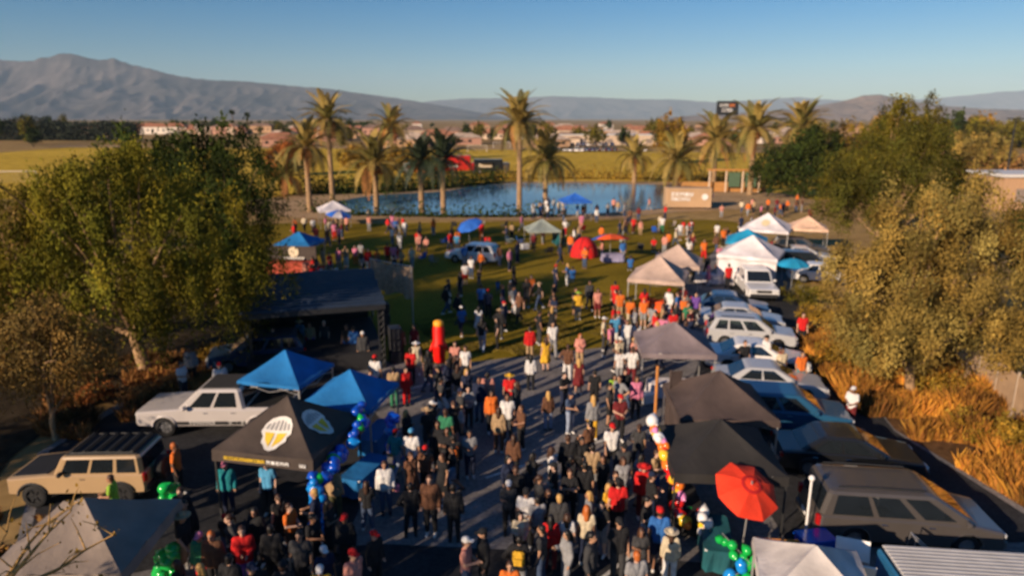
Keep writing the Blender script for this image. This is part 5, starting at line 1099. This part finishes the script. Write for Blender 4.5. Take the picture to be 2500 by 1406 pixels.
PAL = dict(black=(.013, .013, .015), charcoal=(.045, .045, .048), navy=(.012, .02, .055), white=(.72, .70, .68), grey=(.28, .28, .29), red=(.62, .012, .012), maroon=(.16, .015, .018), orange=(.72, .16, .02), yellow=(.75, .42, .03), salmon=(.62, .26, .20), pink=(.65, .20, .32), tan=(.42, .28, .15), brown=(.14, .06, .03), blue=(.03, .14, .42), sky=(.08, .32, .55), teal=(.01, .22, .25), green=(.03, .20, .10), lime=(.32, .55, .05), purple=(.16, .07, .33), cream=(.62, .52, .36), denim=(.055, .085, .16), pale_denim=(.30, .36, .48), olive=(.09, .085, .035))
CLM = {k: mat('clothing ' + k, tuple(v * .86 for v in c_),   .9, .18, 5, .8, 11) for k, c_ in PAL.items()}
SKIN = [mat(f'skin tone {i}', c_, .5, .08, 6) for i, c_ in enumerate([(.50, .29, .20), (.42, .23, .14), (.34, .17, .10), (.22, .11, .065), (.55, .34, .25)])]
HAIR = {'black': mat('hair black', (.010, .008, .007), .5, .2, 30), 'brown': mat('hair brown', (.05, .022, .012), .5, .2, 30), 'blonde': mat('hair blonde', (.48, .28, .09), .5, .2, 30), 'ginger': mat('hair ginger', (.42, .11, .02), .5, .2, 30), 'grey': mat('hair grey', (.4, .38, .36), .6, .2, 30)}
M_shoe = [mat('shoe black', (.015, .015, .015), .6), mat('shoe white', (.65, .63, .6), .6)]
LAND += [(Vector((-13.4, 20.0, 1)), 'the gold off-road car'), (Vector((-11.8, 26, 1)), 'the white pickup'), (Vector((11.3, 18, 1)), 'the charcoal minivan'), (Vector((12, 31.8, 1)), 'the white car'), (Vector((12.9, 35.4, 1)), 'the silver car'), (Vector((0, 88, 1)), 'the pond'), (Vector((.99, 91.4, 1)), 'the tallest central palm'), (Vector((-3.3, 57.6, 1)), 'the white buggy'), (Vector((4.6, 18.9, 1)), 'the balloon column')]
USED = {}; TAKEN = []
prn = random.Random(99)
def rel(p, lm):
    a = pix((p[0], p[1], 1)); b = pix(lm); dx, dy = a[0] - b[0], a[1] - b[1]
    if abs(dx) > abs(dy) * 1.2: return 'left of' if dx < 0 else 'right of'
    return 'in front of' if dy > 0 else 'behind'
def person(x, y, top=None, low=None, head=None, pose=None, face=None, fem=None, kind=None, force=False, extra=None):
    auto = dict(top=top, low=low, head=head, kind=kind, pose=pose)
    for tries in range(60):
        f_ = fem if fem is not None else prn.random() < .48
        ps = pose or prn.choice(['stand', 'phone', 'hold', 'hip', 'cross', 'walk', 'walk', 'stride', 'stand'])
        tp = top or prn.choice(['black'] * 9 + ['charcoal'] * 3 + ['white'] * 3 + ['grey'] * 2 + ['navy', 'red', 'maroon', 'orange', 'salmon', 'tan', 'brown', 'blue', 'yellow', 'cream', 'olive', 'pink'])
        kd = kind or ('dress' if f_ and prn.random() < .12 else prn.choice(['tee', 'tee', 'jacket']))
        lw = low or prn.choice(['black', 'black', 'denim', 'denim', 'charcoal', 'navy', 'pale_denim', 'grey', 'tan', 'white'])
        lk = 'shorts' if (prn.random() < .2 and kd == 'tee') else 'trousers'
        hd = head or (prn.choice(['long black', 'long black', 'long brown', 'tied black', 'long blonde', 'tied brown']) if f_ else prn.choice(['short black', 'short black', 'short brown', 'cap black', 'cap white', 'cap red', 'cap navy', 'hat tan']))
        a, b = hd.split()
        hw = f'{b} {a}' if a in ('cap', 'hat') else f'{a} {b} hair'
        near2 = sorted(LAND, key=lambda l: (l[0] - Vector((x, y, 1))).length)[:2]
        gar = {'tee': 't-shirt', 'jacket': 'jacket', 'dress': 'dress'}[kd]
        lows = '' if kd == 'dress' else ' and ' + lw.replace('pale_denim', 'pale denim') + ' ' + lk
        lab = f'person in {tp} {gar}{lows}, {hw}, {rel((x, y), near2[0][0])} {near2[0][1]}'
        if len(lab.split()) > 16: lab = lab.replace(lows, '')
        if lab not in USED: break
        lab2 = lab.replace('person in', {'walk': 'walking person in', 'stride': 'walking person in', 'phone': 'person with raised hand in', 'hip': 'person with hand on hip in', 'cross': 'person with folded arms in', 'hold': 'person with bent arms in', 'raise': 'person with lifted arm in', 'sit': 'seated person in', 'stand': 'standing person in'}[ps])
        if lab2 not in USED and len(lab2.split()) <= 16: lab = lab2; break
    USED[lab] = 1
    sc = prn.uniform(1.0, 1.14) * (.95 if f_ else 1.0) * (prn.uniform(.6, .8) if top is None or (pose is None and prn.random() < .1) else 1)
    t = thing('person', lab, 'person', (x, y, .042), face if face is not None else prn.uniform(0, 2 * math.pi), 'people at the event'); t.scale = (sc,) * 3
    k = (ps, int(f_)); sk = prn.choice(SKIN); H = HEADS[k]
    ob('body', PARTS[k + ('body',)], t, m=sk)
    if kd == 'dress': ob('dress', PARTS[k + ('dress',)], t, m=CLM[tp])
    else: ob({'tee': 'shirt', 'jacket': 'jacket'}[kd], PARTS[k + (kd,)], t, m=CLM[tp]); ob(lk, PARTS[k + (lk,)], t, m=CLM[lw])
    sh_ = prn.choice(M_shoe)
    for n in 'lr': ob('shoe', PARTS[k + ('shoe' + n,)], t, m=sh_)
    if a in ('short', 'long', 'tied'): ob('hair', PARTS['hair_' + a], t, H, m=HAIR[b])
    else:
        ob('cap' if a == 'cap' else 'hat', PARTS[a], t, H, m=CLM.get(b) or HAIR[b]); ob('hair', PARTS['hair_long' if f_ else 'hair_short'], t, H + V(0, 0, -.008), m=HAIR[prn.choice(['black', 'brown'])]).scale = (.95, .95, .95)
    if math.hypot(x, y) < 40:
        for s in (-1, 1): ob('eye', EYE, t, H + V(s * .030, -.078, .016))
        ob('mouth', LIP, t, H + V(0, -.088, -.056))
    TAKEN.append((x, y))
    if extra:
        dz = {'bag': (.26, .05, .80), 'pack': (0, .17, 1.2)}[extra[0]]; B_ = thing('backpack' if extra[0] == 'pack' else 'shoulder_bag', f'{extra[1]} {"backpack" if extra[0] == "pack" else "shoulder bag"} carried by the person {rel((x, y), near2[0][0])} {near2[0][1]}' + extra[3], 'bag', tuple(t.matrix_basis @ Vector(dz)), t.rotation_euler.z)
        MB().rbox((0, 0, 0), (.30, .16, .42) if extra[0] == 'pack' else (.34, .14, .28), .05).build('pouch', CLM[extra[1]], B_); MB().rbox((0, .09, -.06), (.22, .05, .2), .02).build('pocket', CLM[extra[1]], B_)
        if extra[0] == 'pack':
            for s in (-1, 1): MB().tube([(s * .1, -.06, -.12), (s * .11, -.26, 0), (s * .1, -.2, .2), (s * .1, -.06, .2)], .018, 5).build('strap', CLM['black'], B_)
        else: MB().tube([(-.14, 0, .12), (-.25, 0, .62), (-.1, 0, .68), (.14, 0, .12)], .014, 5).build('strap', CLM['black'], B_)
    return t
TOC, AWAY = 0.0, math.pi                       # facing the camera / away from it
PEOPLE = [  # head position in the photograph, clothing
 (1296, 862, 'white', 'black', 'long black', 'stand', AWAY, 1, 'jacket'), (1294, 800, 'red', 'tan', 'short black', 'stand', AWAY, 0, 'jacket'), (1333, 822, 'yellow', 'black', 'long brown', 'stand', AWAY, 1, 'dress'), (1350, 793, 'white', 'grey', 'short black', 'walk', TOC, 0, 'tee'), (1417, 815, 'salmon', 'tan', 'long ginger', 'hold', TOC, 1, 'jacket'),
 (1414, 872, 'maroon', 'red', 'long blonde', 'stand', AWAY, 1, 'dress'), (1387, 845, 'brown', 'white', 'short brown', 'hip', AWAY, 0, 'tee'), (1244, 914, 'red', 'black', 'hat yellow', 'hip', TOC, 0, 'tee'), (1190, 919, 'salmon', 'black', 'short black', 'stand', AWAY, 0, 'tee'), (1170, 928, 'navy', 'denim', 'short brown', 'stand', TOC, 0, 'jacket'), (1143, 942, 'grey', 'black', 'short black', 'cross', TOC, 0, 'tee'),
 (1111, 837, 'salmon', 'black', 'short brown', 'walk', TOC, 0, 'tee'), (1136, 848, 'white', 'black', 'tied brown', 'stand', TOC, 1, 'tee'), (1339, 948, 'brown', 'pale_denim', 'long blonde', 'stand', AWAY, 1, 'jacket'), (1393, 956, 'denim', 'pale_denim', 'cap navy', 'hold', R(40), 0, 'tee'), (1449, 970, 'grey', 'yellow', 'long blonde', 'stand', AWAY, 1, 'jacket'), (1515, 973, 'maroon', 'black', 'cap red', 'hold', TOC, 0, 'tee'),
 (1515, 850, 'white', 'grey', 'short black', 'stand', AWAY, 0, 'tee'), (1545, 855, 'white', 'maroon', 'short brown', 'hip', AWAY, 0, 'tee'), (1453, 902, 'black', 'black', 'short black', 'stand', AWAY, 0, 'tee'), (1501, 912, 'lime', 'black', 'long black', 'hold', TOC, 1, 'tee'), (1555, 922, 'pink', 'black', 'long brown', 'stand', TOC, 1, 'jacket'), (1200, 955, 'orange', 'black', 'long black', 'stand', TOC, 1, 'jacket'), (1239, 972, 'white', 'charcoal', 'short brown', 'stand', TOC, 0, 'tee'),
 (1218, 996, 'tan', 'brown', 'long brown', 'stand', AWAY, 1, 'jacket'), (1273, 990, 'brown', 'black', 'short brown', 'hold', R(-60), 0, 'tee'), (1146, 1050, 'grey', 'navy', 'short black', 'hold', TOC, 0, 'tee'), (1254, 1056, 'brown', 'black', 'long brown', 'stand', AWAY, 1, 'jacket'), (1107, 1062, 'black', 'black', 'short black', 'stand', AWAY, 0, 'jacket', ('pack', 'orange', 'orange')), (1495, 1045, 'white', 'black', 'cap red', 'walk', TOC, 0, 'tee'),
 (1347, 1090, 'white', 'black', 'long brown', 'stand', R(90), 1, 'tee'), (1387, 1074, 'black', 'black', 'short brown', 'stand', AWAY, 0, 'jacket'), (1421, 1071, 'black', 'charcoal', 'tied black', 'hold', TOC, 1, 'jacket'), (1447, 1094, 'tan', 'grey', 'short black', 'stand', AWAY, 0, 'tee'), (1474, 1105, 'black', 'black', 'long brown', 'phone', R(-30), 1, 'tee'), (1524, 1087, 'charcoal', 'black', 'cap black', 'stand', TOC, 0, 'jacket'), (1522, 1120, 'grey', 'black', 'long brown', 'stand', TOC, 1, 'jacket'),
 (1259, 1150, 'black', 'black', 'short brown', 'stand', TOC, 0, 'jacket'), (1242, 1173, 'charcoal', 'black', 'cap white', 'phone', TOC, 0, 'tee'), (1392, 1147, 'black', 'black', 'tied brown', 'cross', TOC, 1, 'tee'), (1428, 1140, 'black', 'grey', 'short black', 'stand', AWAY, 0, 'tee'), (1573, 1138, 'red', 'maroon', 'hat red', 'stand', TOC, 0, 'jacket'), (1604, 1095, 'tan', 'blue', 'short brown', 'hold', R(60), 0, 'tee'), (1504, 1155, 'black', 'denim', 'short brown', 'stand', TOC, 0, 'tee'), (1487, 1172, 'yellow', 'black', 'long blonde', 'hold', R(30), 1, 'tee'), (1510, 1180, 'red', 'black', 'cap black', 'stand', AWAY, 0, 'tee'),
 (1339, 1188, 'black', 'denim', 'long brown', 'stand', TOC, 1, 'jacket'), (1285, 1203, 'white', 'black', 'cap black', 'hold', TOC, 0, 'tee'), (1313, 1210, 'grey', 'navy', 'short black', 'walk', AWAY, 0, 'tee'), (1366, 1213, 'charcoal', 'black', 'short blonde', 'stand', AWAY, 0, 'jacket'), (1270, 1242, 'cream', 'black', 'long black', 'hold', R(20), 1, 'tee'), (1345, 1253, 'red', 'maroon', 'long black', 'stand', AWAY, 1, 'jacket'), (1385, 1246, 'white', 'black', 'long brown', 'stand', AWAY, 1, 'tee', ('bag', 'sky', 'blue')), (1433, 1238, 'cream', 'navy', 'long ginger', 'stand', AWAY, 1, 'tee'), (1512, 1279, 'black', 'charcoal', 'cap black', 'stand', TOC, 0, 'tee'), (1567, 1279, 'charcoal', 'black', 'long brown', 'phone', TOC, 1, 'tee'), (1612, 1254, 'blue', 'navy', 'cap red', 'stand', AWAY, 0, 'tee'), (1641, 1282, 'cream', 'white', 'hat cream', 'stand', AWAY, 1, 'jacket'), (1555, 1359, 'grey', 'black', 'short ginger', 'stand', AWAY, 0, 'tee'), (1137, 1319, 'salmon', 'denim', 'cap white', 'hold', R(70), 0, 'tee'), (1180, 1303, 'black', 'black', 'cap black', 'stand', R(-70), 0, 'jacket'), (1268, 1307, 'black', 'grey', 'short black', 'hip', AWAY, 0, 'jacket', ('pack', 'yellow', 'yellow')), (1245, 1367, 'orange', 'black', 'short brown', 'stand', TOC, 0, 'tee'),
 (938, 1128, 'white', 'denim', 'short brown', 'stand', TOC, 0, 'jacket', ('bag', 'pink', 'pink')), (893, 1165, 'black', 'denim', 'long brown', 'phone', AWAY, 1, 'tee'), (1001, 1177, 'black', 'black', 'short black', 'hip', AWAY, 0, 'jacket'), (1049, 1174, 'brown', 'black', 'short brown', 'stand', TOC, 0, 'jacket'), (1106, 1188, 'black', 'black', 'short black', 'stand', AWAY, 0, 'jacket'), (1004, 1057, 'white', 'black', 'cap sky', 'stand', AWAY, 0, 'tee'), (1038, 1088, 'brown', 'black', 'cap red', 'phone', AWAY, 0, 'tee'), (1069, 1037, 'black', 'black', 'short brown', 'stand', TOC, 0, 'jacket'), (1092, 1050, 'black', 'charcoal', 'short brown', 'cross', TOC, 0, 'tee'), (1088, 1010, 'green', 'teal', 'short brown', 'stand', AWAY, 0, 'tee'),
 (767, 1202, 'navy', 'black', 'short blonde', 'hold', R(-80), 0, 'tee'), (704, 1226, 'orange', 'brown', 'short brown', 'hold', R(60), 0, 'tee'), (841, 1254, 'black', 'black', 'cap red', 'stand', TOC, 0, 'jacket'), (912, 1293, 'black', 'black', 'cap red', 'stand', R(50), 0, 'jacket'), (861, 1356, 'salmon', 'grey', 'cap red', 'walk', R(60), 0, 'tee'), (780, 1380, 'yellow', 'black', 'cap white', 'stand', TOC, 0, 'tee'), (590, 1294, 'red', 'purple', 'short brown', 'hold', R(30), 0, 'jacket'), (485, 1298, 'green', 'red', 'cap pink', 'stand', TOC, 0, 'jacket'), (515, 1305, 'brown', 'black', 'short ginger', 'stand', TOC, 0, 'jacket'), (548, 1128, 'teal', 'navy', 'cap pink', 'stand', TOC, 0, 'jacket'), (268, 1158, 'lime', 'black', 'short brown', 'hold', R(-70), 0, 'tee'), (650, 1130, 'sky', 'black', 'short black', 'stand', TOC, 0, 'tee'), (813, 1140, 'tan', 'olive', 'long blonde', 'stand', AWAY, 1, 'jacket'), (425, 1090, 'orange', 'black', 'short ginger', 'stand', R(90), 0, 'tee'), (440, 1200, 'black', 'black', 'short brown', 'stand', TOC, 0, 'jacket'), (620, 1240, 'black', 'charcoal', 'long black', 'stand', TOC, 1, 'jacket'), (660, 1290, 'black', 'black', 'short black', 'stand', AWAY, 0, 'jacket'), (730, 1310, 'charcoal', 'black', 'short black', 'stand', TOC, 0, 'tee'), (690, 1380, 'black', 'black', 'cap black', 'stand', AWAY, 0, 'tee'), (560, 1370, 'black', 'grey', 'short black', 'stand', AWAY, 0, 'jacket'),
 (1412, 712, 'yellow', 'cream', 'hat lime', 'stand', TOC, 0, 'jacket'), (1440, 692, 'charcoal', 'black', 'short brown', 'walk', TOC, 0, 'jacket'), (1460, 708, 'salmon', 'maroon', 'long black', 'stand', TOC, 1, 'tee'), (1268, 718, 'brown', 'black', 'short brown', 'walk', R(-60), 0, 'tee'), (1168, 745, 'white', 'white', 'long black', 'stand', AWAY, 1, 'dress'), (1015, 830, 'cream', 'tan', 'hat white', 'stand', TOC, 1, 'dress'), (1002, 850, 'red', 'black', 'short brown', 'stand', AWAY, 0, 'tee'), (915, 875, 'white', 'black', 'cap red', 'stand', AWAY, 0, 'tee'), (905, 905, 'orange', 'black', 'short brown', 'stand', TOC, 0, 'jacket'), (960, 900, 'tan', 'green', 'short black', 'hold', AWAY, 0, 'tee'), (990, 895, 'red', 'red', 'short black', 'stand', R(40), 0, 'jacket'),
 (755, 788, 'tan', 'purple', 'short brown', 'stand', TOC, 0, 'tee'), (790, 785, 'charcoal', 'black', 'short grey', 'stand', TOC, 0, 'tee'), (730, 780, 'sky', 'orange', 'hat cream', 'stand', TOC, 0, 'jacket'), (845, 797, 'black', 'blue', 'short brown', 'stand', TOC, 0, 'tee'), (862, 798, 'blue', 'navy', 'short black', 'stand', AWAY, 0, 'tee'), (885, 815, 'charcoal', 'grey', 'cap white', 'stand', TOC, 0, 'jacket'), (665, 805, 'charcoal', 'black', 'short brown', 'stand', TOC, 0, 'tee'), (975, 800, 'brown', 'black', 'short brown', 'stand', AWAY, 0, 'tee'), (1010, 790, 'maroon', 'black', 'long black', 'stand', TOC, 1, 'tee'),
 (1502, 690, 'red', 'black', 'short black', 'stand', AWAY, 0, 'tee'), (1515, 715, 'orange', 'tan', 'short brown', 'stand', AWAY, 0, 'tee'), (1540, 730, 'orange', 'cream', 'short black', 'stand', AWAY, 0, 'tee'), (1573, 730, 'orange', 'grey', 'cap orange', 'stand', TOC, 0, 'tee'), (1645, 760, 'red', 'pink', 'short black', 'stand', AWAY, 0, 'tee'), (1627, 755, 'pink', 'white', 'long brown', 'stand', AWAY, 1, 'tee'), (1672, 725, 'orange', 'black', 'short ginger', 'stand', TOC, 0, 'tee'), (1680, 745, 'green', 'black', 'short black', 'stand', TOC, 0, 'tee'), (1700, 720, 'purple', 'black', 'short black', 'stand', TOC, 0, 'tee'), (1475, 778, 'cream', 'charcoal', 'cap white', 'stand', R(90), 0, 'tee'), (1502, 775, 'sky', 'white', 'short brown', 'stand', AWAY, 0, 'tee'), (1532, 785, 'white', 'grey', 'short black', 'walk', TOC, 0, 'jacket'), (1556, 780, 'white', 'yellow', 'long brown', 'stand', AWAY, 1, 'tee'), (1520, 770, 'salmon', 'black', 'tied brown', 'stand', TOC, 1, 'tee'),
 (1873, 825, 'white', 'grey', 'cap black', 'stand', R(-60), 0, 'tee'), (1820, 835, 'black', 'black', 'short brown', 'stand', TOC, 0, 'tee'), (1912, 850, 'cream', 'black', 'short brown', 'stand', TOC, 0, 'tee'), (1780, 650, 'red', 'black', 'short black', 'stand', AWAY, 0, 'tee'), (1962, 770, 'red', 'black', 'short brown', 'stand', TOC, 0, 'tee'), (2085, 945, 'white', 'maroon', 'cap white', 'hold', R(-40), 0, 'tee'), (1960, 860, 'orange', 'teal', 'short brown', 'stand', TOC, 0, 'tee'), (440, 885, 'white', 'charcoal', 'short black', 'hold', R(60), 0, 'tee'), (462, 850, 'grey', 'black', 'short black', 'stand', TOC, 0, 'jacket'), (535, 895, 'white', 'tan', 'cap red', 'stand', R(30), 0, 'tee'),
 (1020, 568, 'red', 'tan', 'short brown', 'stand', AWAY, 0, 'tee'), (1040, 580, 'salmon', 'black', 'long brown', 'sit', TOC, 1, 'tee'), (975, 568, 'white', 'grey', 'cap white', 'walk', TOC, 0, 'tee'), (945, 598, 'red', 'black', 'short black', 'stand', AWAY, 0, 'tee'), (960, 600, 'pink', 'white', 'short black', 'stand', AWAY, 0, 'tee'), (970, 597, 'red', 'pink', 'long brown', 'stand', AWAY, 1, 'tee'), (825, 605, 'pink', 'grey', 'long brown', 'stand', TOC, 1, 'tee'), (843, 602, 'tan', 'white', 'short brown', 'stand', TOC, 0, 'tee'), (866, 597, 'pink', 'orange', 'long black', 'stand', TOC, 1, 'tee'), (880, 592, 'grey', 'black', 'short black', 'stand', AWAY, 0, 'tee'), (898, 612, 'red', 'white', 'short brown', 'stand', TOC, 0, 'jacket'), (920, 608, 'orange', 'grey', 'short brown', 'stand', AWAY, 0, 'tee'), (1005, 605, 'cream', 'grey', 'short brown', 'walk', TOC, 0, 'tee'),
 (815, 545, 'pink', 'red', 'long brown', 'stand', TOC, 1, 'tee'), (957, 520, 'pink', 'purple', 'long black', 'stand', AWAY, 1, 'tee'), (900, 525, 'salmon', 'grey', 'short black', 'stand', TOC, 0, 'tee'), (1115, 572, 'sky', 'tan', 'short brown', 'stand', AWAY, 0, 'tee'), (1175, 545, 'red', 'orange', 'cap red', 'stand', TOC, 0, 'tee'), (1380, 535, 'white', 'red', 'cap white', 'stand', TOC, 0, 'tee'), (1420, 525, 'pink', 'salmon', 'short brown', 'stand', AWAY, 0, 'tee'), (1530, 530, 'navy', 'black', 'short black', 'stand', AWAY, 0, 'tee'), (1548, 530, 'red', 'maroon', 'short brown', 'stand', TOC, 0, 'tee'), (1565, 535, 'salmon', 'tan', 'long brown', 'stand', TOC, 1, 'tee'), (1618, 530, 'white', 'green', 'short black', 'stand', AWAY, 0, 'tee'), (1662, 545, 'white', 'grey', 'short brown', 'stand', TOC, 0, 'tee'), (1688, 540, 'red', 'black', 'short black', 'stand', AWAY, 0, 'tee'), (1752, 545, 'white', 'tan', 'short black', 'stand', AWAY, 0, 'tee'), (1768, 560, 'orange', 'black', 'short brown', 'stand', TOC, 0, 'tee'), (1597, 580, 'red', 'black', 'short black', 'sit', TOC, 0, 'tee'), (1135, 640, 'white', 'red', 'short black', 'stand', AWAY, 0, 'tee'), (1150, 625, 'white', 'denim', 'short brown', 'stand', TOC, 0, 'tee'), (1398, 650, 'blue', 'denim', 'short black', 'sit', AWAY, 0, 'tee'), (1540, 625, 'blue', 'black', 'cap navy', 'sit', AWAY, 0, 'tee'), (1297, 675, 'orange', 'brown', 'short black', 'sit', TOC, 0, 'tee'), (1175, 700, 'blue', 'navy', 'short black', 'stand', AWAY, 0, 'tee'), (1720, 590, 'orange', 'red', 'short brown', 'walk', TOC, 0, 'tee')]
for e in PEOPLE:
    px, py, tp, lw, hd, ps, fc, fm, kd = e[:9]; g = at(px, py, 1.80 if ps != 'sit' else 1.33)
    ex = (e[9][0], e[9][1], '', '') if len(e) > 9 else None
    person(g.x, g.y, tp, lw, hd, ps, fc + prn.uniform(-.25, .25), bool(fm), kd, extra=ex)
def blocked(x, y, gap):
    for (a, b) in TAKEN:
        if (a - x) ** 2 + (b - y) ** 2 < gap * gap: return True
    for (ox, oy, r_, hl, hw) in OBST:
        dx, dy = x - ox, y - oy; u = dx * math.cos(r_) + dy * math.sin(r_); v = -dx * math.sin(r_) + dy * math.cos(r_)
        if abs(u) < hl and abs(v) < hw: return True
    return False
MASS = []
def crowd(poly, n, gap, tops=None, mass=False):
    xs = [p[0] for p in poly]; ys = [p[1] for p in poly]; c_ = 0; tries = 0
    while c_ < n and tries < n * 40:
        tries += 1; px, py = prn.uniform(min(xs), max(xs)), prn.uniform(min(ys), max(ys)); ins = False; j = len(poly) - 1
        for i in range(len(poly)):
            if (poly[i][1] > py) != (poly[j][1] > py) and px < (poly[j][0] - poly[i][0]) * (py - poly[i][1]) / (poly[j][1] - poly[i][1]) + poly[i][0]: ins = not ins
            j = i
        if not ins: continue
        g = at(px, py, 1.80)
        if blocked(g.x, g.y, gap): continue
        if mass: MASS.append((g.x, g.y)); TAKEN.append((g.x, g.y))
        else: person(g.x, g.y, prn.choice(tops) if tops else None)
        c_ += 1
DK = ['black'] * 6 + ['charcoal'] * 2 + ['navy', 'brown', 'grey']
MX = ['black', 'white', 'red', 'salmon', 'grey', 'tan', 'orange', 'navy', 'pink', 'brown', 'cream', 'maroon', 'blue']
crowd([(1190, 930), (1300, 900), (1560, 900), (1590, 1060), (1400, 1060), (1200, 1040)], 8, .6, DK + ['maroon', 'orange'])
crowd([(1240, 1090), (1600, 1090), (1620, 1240), (1480, 1330), (1240, 1290)], 9, .6, DK)
crowd([(920, 1000), (1120, 960), (1130, 1110), (960, 1110)], 8, .6, DK + ['teal'])
crowd([(430, 1190), (800, 1180), (870, 1400), (420, 1400)], 12, .6, DK)
crowd([(960, 830), (1150, 840), (1140, 960), (940, 930)], 9, .6, DK)
crowd([(1430, 690), (1700, 700), (1680, 830), (1480, 830)], 26, .6, MX)
crowd([(1640, 530), (1830, 540), (1790, 640), (1660, 640)], 22, .7, MX)
crowd([(1280, 480), (1620, 480), (1640, 510), (1300, 510)], 26, .7, MX, True)
crowd([(1740, 480), (2010, 470), (2020, 520), (1780, 530)], 18, .9, MX, True)
crowd([(680, 500), (1000, 510), (1000, 560), (700, 560)], 22, .9, MX, True)
crowd([(1010, 530), (1640, 520), (1640, 610), (1010, 620)], 34, 1.0, MX, True)
crowd([(1060, 640), (1450, 640), (1350, 790), (1060, 800)], 26, .9, DK + ['blue'])
crowd([(680, 590), (1000, 590), (1000, 640), (780, 660)], 18, .8, MX)
crowd([(1240, 1080), (1600, 1080), (1560, 1200), (1240, 1200)], 6, .55, DK)

vs, fs, mi = [], [], []; mm = SKIN[:3] + [HAIR['black'], HAIR['brown']] + [CLM[c_] for c_ in MX] + [CLM['denim'], CLM['grey']]; off = 0
for (x, y) in MASS:
    ps, fm = prn.choice(['stand', 'walk', 'hold']), prn.randint(0, 1); a = prn.uniform(0, 6.28); sc = prn.uniform(.98, 1.1); ca, sa = math.cos(a), math.sin(a)
    for part, mt in (('far_body', prn.randint(0, 2)), ('far_top', 5 + prn.randrange(len(MX))), ('far_low', prn.choice([5, 5 + len(MX), 6 + len(MX), 5 + MX.index('navy')])), ('hair_short', prn.choice([3, 4]))):
        me = PARTS[part] if part == 'hair_short' else PARTS[ps, fm, part]; co = np.empty(len(me.vertices) * 3, np.float32); me.vertices.foreach_get('co', co); co = co.reshape(-1, 3)
        if part == 'hair_short': co = co + np.array(HEADS[ps, fm])
        co = co * sc; vs.append(np.column_stack([x + co[:, 0] * ca - co[:, 1] * sa, y + co[:, 0] * sa + co[:, 1] * ca, co[:, 2] + .042]))
        fs += [tuple(v + off for v in p.vertices) for p in me.polygons]; mi += [mt] * len(me.polygons); off += len(co)
me = bpy.data.meshes.new('distant_crowd'); me.from_pydata(np.concatenate(vs).tolist(), [], fs)
for m_ in mm: me.materials.append(m_)
me.polygons.foreach_set('material_index', mi); me.polygons.foreach_set('use_smooth', [True] * len(fs)); tag(ob('distant_crowd', me), 'far crowd of people on the lawn and along the pond bank', 'crowd', kind='stuff')
# repeats that share a wording get their order from the left
by = {}
for o in S.objects:
    if o.parent is None and o.get('label') and o.get('category'): by.setdefault(o['label'], []).append(o)
ORD = ['leftmost', 'second from left', 'third from left', 'fourth from left', 'fifth from left', 'sixth from left', 'seventh from left', 'eighth from left', 'ninth from left', 'tenth from left', 'eleventh from left', 'twelfth from left', 'thirteenth from left', 'fourteenth from left', 'fifteenth from left', 'sixteenth from left', 'seventeenth from left', 'eighteenth from left', 'nineteenth from left', 'twentieth from left']
for l, os_ in by.items():
    if len(os_) > 1:
        for i, o in enumerate(sorted(os_, key=lambda o: pix(o.location)[0])): o['label'] = l + ', ' + ('rightmost' if i and i == len(os_) - 1 else ORD[min(i, 19)])

print('PEOPLE', len(TAKEN))
# ------------------------------------------------------------------ air
hz = bpy.data.materials.new('haze'); hz.use_nodes = True; N = hz.node_tree; N.nodes.clear(); pv = N.nodes.new('ShaderNodeVolumePrincipled'); mo = N.nodes.new('ShaderNodeOutputMaterial')
pv.inputs['Density'].default_value = 5.2e-5; pv.inputs['Color'].default_value = (.60, .80, 1.0, 1); pv.inputs['Anisotropy'].default_value = -0.2
N.links.new(pv.outputs[0], mo.inputs['Volume'])
hb = MB().box((0, 8400, 464), (39000, 18900, 930)).build('haze', hz); hb['kind'] = 'stuff'
